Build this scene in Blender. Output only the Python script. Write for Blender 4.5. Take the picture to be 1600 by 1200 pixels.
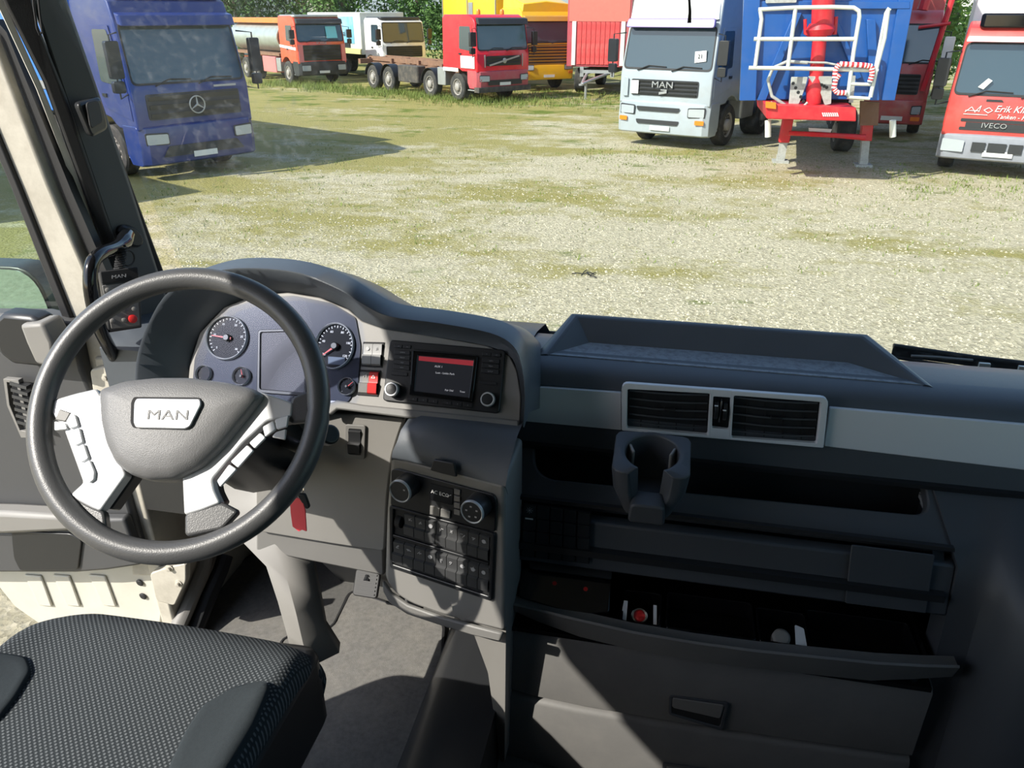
import bpy, bmesh, math, random
from mathutils import Vector as V, Matrix, Euler
for o in list(bpy.data.objects): bpy.data.objects.remove(o, do_unlink=True)
random.seed(7)
sc = bpy.context.scene
COL = sc.collection
PI = math.pi
# ---------------------------------------------------------------- camera
PITCH, YAW, FPX = math.radians(25.7), math.radians(11.6), 1200.0
CAMPOS = V((0, 0, 3.0))
cam_d = bpy.data.cameras.new('camera'); cam = bpy.data.objects.new('camera', cam_d); COL.objects.link(cam)
cam.location = CAMPOS; cam.rotation_euler = (PI/2-PITCH, 0, YAW)
cam_d.sensor_width = 36; cam_d.lens = 36*FPX/1600; cam_d.clip_start = .02; cam_d.clip_end = 600
sc.camera = cam
# ---------------------------------------------------------------- light
SUN_AZ, SUN_EL = math.radians(45.0), math.radians(40.0)     # from the left and behind
sun_v = V((-math.cos(SUN_AZ)*math.cos(SUN_EL), -math.sin(SUN_AZ)*math.cos(SUN_EL), math.sin(SUN_EL)))
sd = bpy.data.lights.new('sun', 'SUN'); sun = bpy.data.objects.new('sun', sd); COL.objects.link(sun)
sd.energy = 7.0; sd.angle = math.radians(.55); sd.color = (1, .95, .86)
sun.rotation_euler = sun_v.to_track_quat('Z', 'Y').to_euler(); sun.location = (-20, 0, 30)
w = bpy.data.worlds.new('sky'); sc.world = w; w.use_nodes = True
wn = w.node_tree; bg = wn.nodes['Background']; sky = wn.nodes.new('ShaderNodeTexSky')
sky.sky_type = 'NISHITA'; sky.sun_disc = False; sky.sun_elevation = SUN_EL
sky.sun_rotation = math.atan2(sun_v.x, sun_v.y)
wn.links.new(sky.outputs[0], bg.inputs[0]); bg.inputs[1].default_value = .275
sc.view_settings.view_transform = 'Standard'; sc.view_settings.look = 'None'
sc.view_settings.exposure = 0.0; sc.view_settings.gamma = 1; sc.view_settings.use_curve_mapping = False
# ---------------------------------------------------------------- geometry helpers
_h = V((-math.sin(YAW), math.cos(YAW), 0)); _R = V((math.cos(YAW), math.sin(YAW), 0)); _Z = V((0, 0, 1))
_F = _h*math.cos(PITCH)-_Z*math.sin(PITCH); _U = _h*math.sin(PITCH)+_Z*math.cos(PITCH)
def pl(p, n, o):
    """the point of the plane (o, n) that the photograph shows at pixel p"""
    r = _F+_R*((p[0]-800)/FPX)+_U*((600-p[1])/FPX); n = V(n)
    return CAMPOS+r*((V(o)-CAMPOS).dot(n)/r.dot(n))
def PY(u, v, y): return pl((u, v), (0, 1, 0), (0, y, 0))
def PX(u, v, x): return pl((u, v), (1, 0, 0), (x, 0, 0))
def PZ(u, v, z): return pl((u, v), (0, 0, 1), (0, 0, z))
def crn(pts, r, n=4):
    """round the corners of a closed 3D polygon; r one number or one per corner"""
    pts = [V(p) for p in pts]; out = []; N = len(pts)
    for i, p in enumerate(pts):
        rr = r[i] if isinstance(r, (list, tuple)) else r
        a, b = pts[i-1]-p, pts[(i+1) % N]-p
        d = min(rr, a.length*.49, b.length*.49)
        A, B = p+a.normalized()*d, p+b.normalized()*d
        for k in range(n+1):
            t = k/n; out.append(A*(1-t)**2+p*2*t*(1-t)+B*t*t)
    return out
def area_n(pts):
    n = V((0, 0, 0)); c = sum(pts, V((0, 0, 0)))/len(pts)
    for i in range(len(pts)): n += (pts[i-1]-c).cross(pts[i]-c)
    return n.normalized()
class MB:
    def __init__(s): s.v = []; s.f = []
    def add(s, vs, fs):
        o = len(s.v); s.v += [tuple(x) for x in vs]; s.f += [tuple(i+o for i in f) for f in fs]; return s
    def box(s, x0, x1, y0, y1, z0, z1):
        return s.add([(x0, y0, z0), (x1, y0, z0), (x1, y1, z0), (x0, y1, z0), (x0, y0, z1), (x1, y0, z1), (x1, y1, z1), (x0, y1, z1)],
                     [(0, 3, 2, 1), (4, 5, 6, 7), (0, 1, 5, 4), (1, 2, 6, 5), (2, 3, 7, 6), (3, 0, 4, 7)])
    def obox(s, c, ax, ay, az):
        c, ax, ay, az = V(c), V(ax), V(ay), V(az); vs = []
        for sz in (-1, 1):
            for sx, sy in ((-1, -1), (1, -1), (1, 1), (-1, 1)): vs.append(c+ax*sx+ay*sy+az*sz)
        return s.add(vs, [(0, 3, 2, 1), (4, 5, 6, 7), (0, 1, 5, 4), (1, 2, 6, 5), (2, 3, 7, 6), (3, 0, 4, 7)])
    def prism(s, pts, d):
        pts = [V(p) for p in pts]; n = len(pts); d = V(d)
        vs = pts+[p+d for p in pts]
        fs = [tuple(range(n)), tuple(range(2*n-1, n-1, -1))]+[(i, n+i, n+(i+1) % n, (i+1) % n) for i in range(n)]
        return s.add(vs, fs)
    def ring(s, a, b, d, cap=False):
        """plate with a hole: outer a, inner b (same count), extruded by d"""
        a = [V(p) for p in a]; b = [V(p) for p in b]; d = V(d); n = len(a)
        vs = a+b+[p+d for p in a]+[p+d for p in b]; fs = []
        for i in range(n):
            j = (i+1) % n
            fs += [(i, j, n+j, n+i), (2*n+i, 3*n+i, 3*n+j, 2*n+j), (i, 2*n+i, 2*n+j, j), (n+i, n+j, 3*n+j, 3*n+i)]
        return s.add(vs, fs)
    def tube(s, pts, r, n=10, closed=False):
        pts = [V(p) for p in pts]; N = len(pts); rs = r if isinstance(r, (list, tuple)) else [r]*N
        vs = []; up = None
        for i, p in enumerate(pts):
            if closed: t = pts[(i+1) % N]-pts[i-1]
            else: t = pts[min(i+1, N-1)]-pts[max(i-1, 0)]
            t.normalize()
            if up is None:
                up = t.orthogonal().normalized()
            up = (up-t*up.dot(t)).normalized(); q = t.cross(up)
            for k in range(n):
                an = 2*PI*k/n; vs.append(p+(up*math.cos(an)+q*math.sin(an))*rs[i])
        fs = []
        for i in range(N if closed else N-1):
            j = (i+1) % N
            for k in range(n):
                l = (k+1) % n; fs.append((i*n+k, i*n+l, j*n+l, j*n+k))
        if not closed: fs += [tuple(range(n-1, -1, -1)), tuple((N-1)*n+k for k in range(n))]
        return s.add(vs, fs)
    def lathe(s, c, ax, prof, n=24, sx=1, xdir=None):
        c, ax = V(c), V(ax).normalized(); a = (V(xdir)-ax*V(xdir).dot(ax)).normalized() if xdir else ax.orthogonal().normalized(); b = ax.cross(a); vs = []
        for r, h in prof:
            for k in range(n):
                t = 2*PI*k/n; vs.append(c+ax*h+(a*math.cos(t)*sx+b*math.sin(t))*max(r, 1e-4))
        fs = []; m = len(prof)
        for i in range(m-1):
            for k in range(n):
                l = (k+1) % n; fs.append((i*n+k, i*n+l, (i+1)*n+l, (i+1)*n+k))
        fs += [tuple(range(n-1, -1, -1)), tuple((m-1)*n+k for k in range(n))]
        return s.add(vs, fs)
    def loft(s, secs, closed=False, caps=False):
        n = len(secs[0]); vs = [p for q in secs for p in q]; fs = []
        for i in range(len(secs)-1):
            for k in range(n if closed else n-1):
                l = (k+1) % n; fs.append((i*n+k, i*n+l, (i+1)*n+l, (i+1)*n+k))
        if caps: fs += [tuple(range(n-1, -1, -1)), tuple((len(secs)-1)*n+k for k in range(n))]
        return s.add(vs, fs)
def tag(o, label=None, cat=None, group=None, kind=None):
    if label: o['label'] = label
    if cat: o['category'] = cat
    if group: o['group'] = group
    if kind: o['kind'] = kind
    return o
def wloc(o):
    p = V((0, 0, 0))
    while o is not None: p = p+V(o.location); o = o.parent
    return p
def empty(name, loc=(0, 0, 0), label=None, cat=None, group=None, kind=None, parent=None):
    o = bpy.data.objects.new(name, None); COL.objects.link(o); o.empty_display_size = .1
    o.location = V(loc)-(wloc(parent) if parent else V((0, 0, 0)))
    if parent: o.parent = parent
    return tag(o, label, cat, group, kind)
def build(m, name, mat, parent=None, bevel=0, smooth=35, seg=2, solid=0, sub=0, recalc=True, origin=None):
    me = bpy.data.meshes.new(name)
    base = wloc(parent) if parent else V((0, 0, 0))
    vs = [V(p) for p in m.v]
    if origin == 'c' or (origin is None and True):
        lo = V([min(p[i] for p in vs) for i in range(3)]); hi = V([max(p[i] for p in vs) for i in range(3)]); og = (lo+hi)/2
    else: og = V(origin)
    me.from_pydata([p-og for p in vs], [], m.f); me.validate()
    if recalc:
        bm = bmesh.new(); bm.from_mesh(me); bmesh.ops.recalc_face_normals(bm, faces=bm.faces); bm.to_mesh(me); bm.free()
    for mm in (mat if isinstance(mat, (list, tuple)) else [mat]): me.materials.append(mm)
    o = bpy.data.objects.new(name, me); COL.objects.link(o)
    o.location = og-base
    if parent: o.parent = parent
    if smooth:
        me.polygons.foreach_set('use_smooth', [True]*len(me.polygons)); me.set_sharp_from_angle(angle=math.radians(smooth))
    if solid:
        q = o.modifiers.new('solid', 'SOLIDIFY'); q.thickness = solid; q.offset = -1
    if bevel:
        q = o.modifiers.new('bevel', 'BEVEL'); q.width = bevel; q.segments = seg; q.limit_method = 'ANGLE'; q.angle_limit = math.radians(40); q.harden_normals = False
    if sub:
        q = o.modifiers.new('sub', 'SUBSURF'); q.levels = sub; q.render_levels = sub
    return o
def text(s, name, size, org, xd, yd, mat, parent, depth=.0006, align='CENTER', sx=1, shear=0):
    c = bpy.data.curves.new('t', 'FONT'); c.body = s; c.size = size; c.extrude = depth; c.align_x = align; c.align_y = 'CENTER'; c.resolution_u = 2; c.shear = shear
    t = bpy.data.objects.new('t', c); COL.objects.link(t)
    dg = bpy.context.evaluated_depsgraph_get(); dg.update()
    me = bpy.data.meshes.new_from_object(t.evaluated_get(dg)); bpy.data.objects.remove(t, do_unlink=True)
    xd, yd = V(xd).normalized(), V(yd).normalized(); zd = xd.cross(yd); org = V(org)
    m = MB(); m.v = [tuple(org+xd*p.co.x*sx+yd*p.co.y+zd*p.co.z) for p in me.vertices]; m.f = [tuple(p.vertices) for p in me.polygons]
    bpy.data.meshes.remove(me)
    return build(m, name, mat, parent, smooth=0, recalc=False)
def copy_tree(o, parent=None):
    c = o.copy(); COL.objects.link(c); c.parent = parent
    for ch in [x for x in bpy.data.objects if x.parent == o and x is not c]: copy_tree(ch, c)
    return c
# ---------------------------------------------------------------- materials
def mat(name, col, rough=.5, metal=0, var=0, vs=8, bump=0, bs=400, spec=.5, emit=None, es=1, coat=0, dirt=None, dirts=3, dirta=.5, trans=0):
    m = bpy.data.materials.new(name); m.use_nodes = True; nt = m.node_tree; N = nt.nodes; L = nt.links; b = N['Principled BSDF']
    b.inputs['Base Color'].default_value = (*col, 1); b.inputs['Roughness'].default_value = rough; b.inputs['Metallic'].default_value = metal
    b.inputs['Specular IOR Level'].default_value = spec; b.inputs['Coat Weight'].default_value = coat; b.inputs['Coat Roughness'].default_value = .08
    tc = N.new('ShaderNodeTexCoord')
    out = None
    if var or dirt:
        n = N.new('ShaderNodeTexNoise'); n.inputs['Scale'].default_value = vs; n.inputs['Detail'].default_value = 6; L.new(tc.outputs['Object'], n.inputs['Vector'])
        x = N.new('ShaderNodeMix'); x.data_type = 'RGBA'; L.new(n.outputs[0], x.inputs[0])
        x.inputs[6].default_value = (*[c*(1-var) for c in col], 1); x.inputs[7].default_value = (*[min(1, c*(1+var)) for c in col], 1); out = x.outputs[2]
        if dirt:
            n2 = N.new('ShaderNodeTexNoise'); n2.inputs['Scale'].default_value = dirts; n2.inputs['Detail'].default_value = 10; n2.inputs['Roughness'].default_value = .7; L.new(tc.outputs['Object'], n2.inputs['Vector'])
            r = N.new('ShaderNodeValToRGB'); r.color_ramp.elements[0].position = .45; r.color_ramp.elements[1].position = .75; L.new(n2.outputs[0], r.inputs[0])
            k = N.new('ShaderNodeMath'); k.operation = 'MULTIPLY'; k.inputs[1].default_value = dirta; L.new(r.outputs[0], k.inputs[0])
            y = N.new('ShaderNodeMix'); y.data_type = 'RGBA'; L.new(k.outputs[0], y.inputs[0]); L.new(out, y.inputs[6]); y.inputs[7].default_value = (*dirt, 1); out = y.outputs[2]
        L.new(out, b.inputs['Base Color'])
    if bump:
        n = N.new('ShaderNodeTexNoise'); n.inputs['Scale'].default_value = bs; n.inputs['Detail'].default_value = 3; L.new(tc.outputs['Object'], n.inputs['Vector'])
        p = N.new('ShaderNodeBump'); p.inputs['Strength'].default_value = bump; p.inputs['Distance'].default_value = .001; L.new(n.outputs[0], p.inputs['Height']); L.new(p.outputs[0], b.inputs['Normal'])
    if emit: b.inputs['Emission Color'].default_value = (*emit, 1); b.inputs['Emission Strength'].default_value = es
    return m
def glassmat(name, tint, refl=.05, dirt=0, streak=False):
    """sheet glass: lets light straight through, mirrors a little more at grazing angles"""
    m = bpy.data.materials.new(name); m.use_nodes = True; nt = m.node_tree; N = nt.nodes; L = nt.links; N.clear()
    o = N.new('ShaderNodeOutputMaterial'); t = N.new('ShaderNodeBsdfTransparent'); t.inputs[0].default_value = (*tint, 1)
    g = N.new('ShaderNodeBsdfGlossy'); g.inputs['Roughness'].default_value = 0; f = N.new('ShaderNodeFresnel'); f.inputs[0].default_value = 1.4
    mu = N.new('ShaderNodeMath'); mu.operation = 'MULTIPLY'; mu.inputs[1].default_value = refl/.03; mu.use_clamp = True; L.new(f.outputs[0], mu.inputs[0])
    ge = N.new('ShaderNodeNewGeometry'); fr = N.new('ShaderNodeMath'); fr.operation = 'SUBTRACT'; fr.inputs[0].default_value = 1; L.new(ge.outputs['Backfacing'], fr.inputs[1])
    mb = N.new('ShaderNodeMath'); mb.operation = 'MULTIPLY'; L.new(mu.outputs[0], mb.inputs[0]); L.new(fr.outputs[0], mb.inputs[1]); mu = mb
    x = N.new('ShaderNodeMixShader'); L.new(mu.outputs[0], x.inputs[0]); L.new(t.outputs[0], x.inputs[1]); L.new(g.outputs[0], x.inputs[2]); last = x
    if dirt:
        d = N.new('ShaderNodeBsdfDiffuse'); d.inputs[0].default_value = (.75, .75, .72, 1)
        tr = N.new('ShaderNodeBsdfTranslucent'); tr.inputs[0].default_value = (.75, .75, .72, 1); ad = N.new('ShaderNodeMixShader'); ad.inputs[0].default_value = .5; L.new(d.outputs[0], ad.inputs[1]); L.new(tr.outputs[0], ad.inputs[2])
        tc = N.new('ShaderNodeTexCoord'); n = N.new('ShaderNodeTexNoise'); n.inputs['Scale'].default_value = 60; n.inputs['Detail'].default_value = 8; L.new(tc.outputs['Object'], n.inputs['Vector'])
        r = N.new('ShaderNodeValToRGB'); r.color_ramp.elements[0].position = .5; r.color_ramp.elements[1].position = .8; r.color_ramp.elements[1].color = (dirt, dirt, dirt, 1); r.color_ramp.elements[0].color = (dirt*.12,)*3+(1,); L.new(n.outputs[0], r.inputs[0])
        fac = r.outputs[0]
        if streak:     # the unwiped left edge of the windscreen carries more film than the swept part
            s = N.new('ShaderNodeSeparateXYZ'); L.new(tc.outputs['Object'], s.inputs[0]); mr = N.new('ShaderNodeMapRange'); mr.inputs[1].default_value = -.55; mr.inputs[2].default_value = -.75; mr.inputs[3].default_value = .6; mr.inputs[4].default_value = 2.2; L.new(s.outputs[0], mr.inputs[0])
            k = N.new('ShaderNodeMath'); k.operation = 'MULTIPLY'; L.new(r.outputs[0], k.inputs[0]); L.new(mr.outputs[0], k.inputs[1]); fac = k.outputs[0]
        y = N.new('ShaderNodeMixShader'); L.new(fac, y.inputs[0]); L.new(x.outputs[0], y.inputs[1]); L.new(ad.outputs[0], y.inputs[2]); last = y
    L.new(last.outputs[0], o.inputs[0]); return m
K = {}
K['dash'] = mat('dark dash plastic', (.055, .060, .068), .52, var=.12, vs=5, bump=.25, bs=900)
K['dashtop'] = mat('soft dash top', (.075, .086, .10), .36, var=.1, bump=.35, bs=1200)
K['panel'] = mat('charcoal panel plastic', (.17, .166, .158), .5, var=.1, vs=6, bump=.2, bs=900, dirt=(.2, .19, .17), dirts=9, dirta=.12)
K['lgrey'] = mat('warm grey plastic', (.22, .212, .198), .5, var=.08, bump=.2, bs=800)
K['black'] = mat('black plastic', (.020, .021, .023), .35, bump=.1, bs=600)
K['gloss'] = mat('glossy black', (.006, .006, .007), .12)
K['matte'] = mat('matte black', (.010, .010, .011), .8)
K['silver'] = mat('satin silver trim', (.70, .72, .74), .38, metal=.1, bump=.05, bs=1500)
K['wsilver'] = mat('silver wheel spoke', (.62, .63, .64), .36, metal=.35, bump=.05)
K['chrome'] = mat('chrome', (.8, .8, .82), .16, metal=1, dirt=(.2, .2, .2), dirts=40, dirta=.5)
K['leather'] = mat('wheel leather', (.075, .076, .078), .36, var=.1, bump=.3, bs=500)
K['airbag'] = mat('grained airbag cover', (.15, .15, .152), .42, var=.08, bump=.6, bs=700)
K['white'] = mat('white print', (.8, .8, .8), .5)
K['print'] = mat('grey print', (.35, .35, .36), .5)
K['red'] = mat('red plastic', (.6, .02, .02), .4)
K['redtag'] = mat('red key tag', (.75, .06, .08), .5)
K['orange'] = mat('orange lens', (.85, .22, .02), .3)
K['carpet'] = mat('dark carpet', (.11, .108, .103), .95, var=.3, vs=120, bump=1, bs=900, spec=.1)
K['rubber'] = mat('black rubber', (.018, .018, .019), .6, bump=.2)
K['beige'] = mat('dusty cream paint', (.50, .47, .40), .5, var=.1, vs=4, dirt=(.16, .13, .09), dirts=7, dirta=.55)
K['cream'] = mat('cream white paint', (.58, .56, .49), .4, var=.05, dirt=(.4, .36, .28), dirts=5, dirta=.3)
K['headl'] = mat('grey headliner', (.20, .20, .205), .9, bump=.3)
K['drawer'] = mat('drawer front plastic', (.135, .132, .127), .55, var=.12, vs=5, bump=.2, bs=900, dirt=(.3, .28, .25), dirts=9, dirta=.15)
K['backw'] = mat('dark rear wall', (.07, .07, .072), .9)
K['doorp'] = mat('dark door panel', (.065, .066, .068), .55, bump=.2, bs=800)
K['pillar'] = mat('pillar trim', (.075, .078, .08), .55, bump=.2, bs=800)
K['emblem'] = mat('bright emblem', (.55, .56, .58), .25, metal=.5, dirt=(.25, .25, .26), dirts=30, dirta=.7)
K['velour'] = mat('dark velour', (.035, .042, .046), .95, var=.15, vs=200, bump=.6, bs=1500, spec=.15)
K['glass'] = glassmat('side glass', (.82, .92, .88), .06)
K['wscreen'] = glassmat('windscreen glass', (.90, .95, .93), .035, dirt=.10, streak=True)
K['lens'] = glassmat('cluster lens', (.93, .95, 1), .006)
# ================================================================ ground
def ground_mat():
    m = bpy.data.materials.new('gravel and moss'); m.use_nodes = True; nt = m.node_tree; N = nt.nodes; L = nt.links; b = N['Principled BSDF']; b.inputs['Roughness'].default_value = .95; b.inputs['Specular IOR Level'].default_value = .15
    tc = N.new('ShaderNodeTexCoord')
    def noise(sc_, det=6, rough=.6, st=(1, 1, 1)):
        mp = N.new('ShaderNodeMapping'); mp.inputs['Scale'].default_value = st; L.new(tc.outputs['Object'], mp.inputs[0])
        n = N.new('ShaderNodeTexNoise'); n.inputs['Scale'].default_value = sc_; n.inputs['Detail'].default_value = det; n.inputs['Roughness'].default_value = rough; L.new(mp.outputs[0], n.inputs['Vector']); return n
    def ramp(src, a, c, ca=(0, 0, 0, 1), cb=(1, 1, 1, 1)):
        r = N.new('ShaderNodeValToRGB'); r.color_ramp.elements[0].position = a; r.color_ramp.elements[1].position = c; r.color_ramp.elements[0].color = ca; r.color_ramp.elements[1].color = cb; L.new(src, r.inputs[0]); return r
    def mix(f, a, c):
        x = N.new('ShaderNodeMix'); x.data_type = 'RGBA'; L.new(f, x.inputs[0])
        for i, q in ((6, a), (7, c)):
            if isinstance(q, tuple): x.inputs[i].default_value = q
            else: L.new(q, x.inputs[i])
        return x.outputs[2]
    vo = N.new('ShaderNodeTexVoronoi'); vo.inputs['Scale'].default_value = 26; L.new(tc.outputs['Object'], vo.inputs['Vector'])
    st = ramp(vo.outputs['Color'], .1, .9, (.26, .225, .15, 1), (.72, .64, .46, 1))
    fine = noise(14, 8, .75); gravel = mix(ramp(fine.outputs[0], .35, .7).outputs[0], st.outputs[0], (.62, .55, .36, 1))
    big = noise(.22, 7, .62, (1, 2.2, 1)); med = noise(2.2, 8, .75)
    f1 = N.new('ShaderNodeMath'); f1.operation = 'MULTIPLY_ADD'; L.new(med.outputs[0], f1.inputs[0]); f1.inputs[1].default_value = .55; L.new(big.outputs[0], f1.inputs[2])
    # more moss towards the left and towards the parked rows
    sx = N.new('ShaderNodeSeparateXYZ'); L.new(tc.outputs['Object'], sx.inputs[0])
    mr = N.new('ShaderNodeMapRange'); mr.inputs[1].default_value = 2; mr.inputs[2].default_value = -9; mr.inputs[3].default_value = -.02; mr.inputs[4].default_value = .13; L.new(sx.outputs[0], mr.inputs[0])
    my = N.new('ShaderNodeMapRange'); my.inputs[1].default_value = 17; my.inputs[2].default_value = 30; my.inputs[3].default_value = 0; my.inputs[4].default_value = .10; L.new(sx.outputs[1], my.inputs[0])
    mn = N.new('ShaderNodeMapRange'); mn.inputs[1].default_value = 9; mn.inputs[2].default_value = 5; mn.inputs[3].default_value = 0; mn.inputs[4].default_value = -.3; L.new(sx.outputs[1], mn.inputs[0])
    f2 = N.new('ShaderNodeMath'); L.new(f1.outputs[0], f2.inputs[0]); L.new(mn.outputs[0], f2.inputs[1]); f1 = f2
    a1 = N.new('ShaderNodeMath'); L.new(f1.outputs[0], a1.inputs[0]); L.new(mr.outputs[0], a1.inputs[1])
    a2 = N.new('ShaderNodeMath'); L.new(a1.outputs[0], a2.inputs[0]); L.new(my.outputs[0], a2.inputs[1])
    moss = mix(noise(30, 4).outputs[0], (.24, .215, .07, 1), (.46, .40, .15, 1))
    c1 = mix(ramp(a2.outputs[0], .76, .92).outputs[0], gravel, moss)
    grass = mix(noise(40, 4).outputs[0], (.07, .12, .015, 1), (.22, .26, .05, 1))
    gn = noise(.5, 8, .7, (1, 1.8, 1)); g2 = N.new('ShaderNodeMath'); L.new(gn.outputs[0], g2.inputs[0]); L.new(my.outputs[0], g2.inputs[1])
    c2 = mix(ramp(g2.outputs[0], .60, .70).outputs[0], c1, grass)
    L.new(c2, b.inputs['Base Color'])
    bp = N.new('ShaderNodeBump'); bp.inputs['Strength'].default_value = .9; bp.inputs['Distance'].default_value = .05; L.new(fine.outputs[0], bp.inputs['Height'])
    bq = N.new('ShaderNodeBump'); bq.inputs['Strength'].default_value = .6; bq.inputs['Distance'].default_value = .02; L.new(vo.outputs['Distance'], bq.inputs['Height']); L.new(bp.outputs[0], bq.inputs['Normal']); L.new(bq.outputs[0], b.inputs['Normal']); return m
gm = MB(); gm.add([(-150, -40, 0), (150, -40, 0), (150, 160, 0), (-150, 160, 0)], [(0, 1, 2, 3)])
go = build(gm, 'ground', ground_mat(), smooth=0, origin=(0, 0, 0)); tag(go, kind='structure')
K['stone'] = mat('pale gravel stones', (.46, .41, .30), .85, var=.35, vs=3)
rs = random.Random(3); sm = MB()
for i in range(9000):
    d = 7.2+10*rs.random()**1.6; a = math.radians(rs.uniform(-36, 24)); x, y = d*math.sin(a), d*math.cos(a)
    if x < -8 : continue
    r = rs.uniform(.008, .026); q = rs.uniform(0, 6); sm.add([(x+r*math.cos(q+k*PI/2)*rs.uniform(.7, 1.2), y+r*math.sin(q+k*PI/2)*rs.uniform(.7, 1.2), 0) for k in range(4)]+[(x, y, r*rs.uniform(.5, .9))], [(0, 1, 4), (1, 2, 4), (2, 3, 4), (3, 0, 4)])
tag(build(sm, 'gravel_stones', K['stone'], smooth=0, recalc=False), 'loose pale gravel stones scattered over the yard ground', 'gravel', kind='stuff')
gmn = mat('grass blades', (.16, .21, .04), .8, var=.5, vs=2)
sm = MB()
def tuft(x, y, h, n=6):
    for k in range(n):
        a = rs.uniform(0, 2*PI); lx, ly = math.cos(a)*h*.5, math.sin(a)*h*.5; px, py = x+rs.uniform(-.12, .12), y+rs.uniform(-.12, .12); w_ = .018
        sm.add([(px-w_*ly/h, py+w_*lx/h, 0), (px+w_*ly/h, py-w_*lx/h, 0), (px+lx, py+ly, h*rs.uniform(.6, 1.1))], [(0, 1, 2)])
for i in range(1500): t = rs.random(); tuft(-20+14*t+rs.gauss(0, .7), 37-7.5*t+rs.gauss(0, .8), rs.uniform(.08, .3))
for i in range(700): tuft(rs.uniform(-9, -1), 29.5+rs.gauss(0, 1.2)+rs.random()*5, rs.uniform(.06, .22))
for i in range(200): tuft(rs.uniform(-2.2, 2.2), 19.2+rs.gauss(0, .8), rs.uniform(.02, .07))
for i in range(220): tuft(rs.uniform(4.2, 8.5), 16.6+rs.gauss(0, .9), rs.uniform(.03, .09))
for i in range(700): tuft(rs.uniform(-9.5, 6), 10+9*rs.random(), rs.uniform(.03, .07), 4)
tag(build(sm, 'grass_tufts', gmn, smooth=0, recalc=False), 'green grass tufts growing along the parked lorries', 'grass', kind='stuff')

# ================================================================ cab shell (setting)
XL, XR = -1.22, 1.12
m = MB(); m.box(XL, XR, -.9, 1.95, 1.40, 1.45); tag(build(m, 'floor', K['carpet']), kind='structure')
m = MB(); m.box(XL-.03, XR+.03, -.95, 1.55, 3.42, 3.5); tag(build(m, 'ceiling', K['headl'], bevel=.03), kind='structure')
m = MB(); m.box(XL-.03, XR+.03, -.95, -.9, 1.40, 3.42); tag(build(m, 'wall_back', K['backw']), kind='structure')
m = MB(); a = [V((XR, -.9, 1.4)), V((XR, 2.0, 1.4)), V((XR, 1.55, 3.42)), V((XR, -.9, 3.42))]; b = [V((XR, -.1, 2.3)), V((XR, 1.35, 2.3)), V((XR, 1.2, 3.05)), V((XR, -.1, 3.05))]
m.ring(a, b, (.04, 0, 0)); tag(build(m, 'wall_right', K['headl']), kind='structure')
m = MB(); m.box(XR+.01, XR+.02, -.12, 1.37, 2.28, 3.07); w2 = tag(build(m, 'window_2', K['glass'], smooth=0), kind='structure')
m = MB(); m.prism([(XL, -.9, 1.4), (XL, -.35, 1.4), (XL, -.35, 3.12), (XL, .06, 3.13), (XL, .12, 3.18), (XL, .16, 3.21), (XL, .43, 3.28), (XL, .60, 3.33), (XL, 1.38, 3.37), (XL, 1.36, 3.42), (XL, -.9, 3.42)], (-.04, 0, 0)); tag(build(m, 'wall_left', K['headl'], smooth=0), kind='structure')  # top edge of the door opening is shaped to set the sun patches inside
m = MB(); m.box(XL, XR, 1.93, 1.97, 1.40, 2.16); tag(build(m, 'wall_front', K['black']), kind='structure')
m = MB(); m.box(XL, XR, 1.34, 1.52, 3.22, 3.45); tag(build(m, 'trim_1', K['headl'], bevel=.02), kind='structure')
# windscreen, a gently bowed sheet
m = MB(); secs = []
for i in range(9):
    z = 2.24+(3.36-2.24)*i/8; secs.append([V((XL+.05+(XR-XL-.1)*k/16, 1.80-.37*(z-2.24)-.09*((k-8)/8)**2, z)) for k in range(17)])
m.loft(secs); tag(build(m, 'window_1', K['wscreen'], recalc=False), kind='structure')
m = MB(); m.prism([(-.88, 1.93, 1.45), (-.88, 1.70, 1.45), (-.88, 1.60, 1.60), (-.88, 1.60, 2.05), (-.88, 1.93, 2.05)], (.42, 0, 0)); tag(build(m, 'trim_6', K['black']), kind='structure')
# engine tunnel and floor mats
m = MB(); secs = []
for y in (1.93, 1.5, .95, .8, .6, .3, -.5):
    q = 0 if y > .9 else 1
    secs.append([V((x if x < -.36 else -.275+(x+.275)*q if x > -.2 else x+(.0 if q else .0), y, z)) for x, z in ((-.50, 1.45), (-.47, 1.52), (-.43, 1.585), (-.37, 1.62), (-.285, 1.635), (.3, 1.64), (.36, 1.60), (.40, 1.45))])
m.loft(secs); tag(build(m, 'engine_tunnel', K['black']), 'smooth black engine tunnel cover rising beside the floor mat', 'cover')

m = MB(); R5 = random.Random(2); g0 = PZ(915, 428, .01)
for k in range(7): a = R5.uniform(0, PI); c = g0+V((R5.uniform(-.12, .12), R5.uniform(-.12, .12), 0)); d = V((math.cos(a), math.sin(a), .05))*R5.uniform(.04, .11); m.tube([c-d, c+V((0, 0, .012)), c+d], .006, 5)
tag(build(m, 'twig_litter', K['matte']), 'small dark twigs lying on the bare gravel beyond the dashboard', 'twigs')
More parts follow.
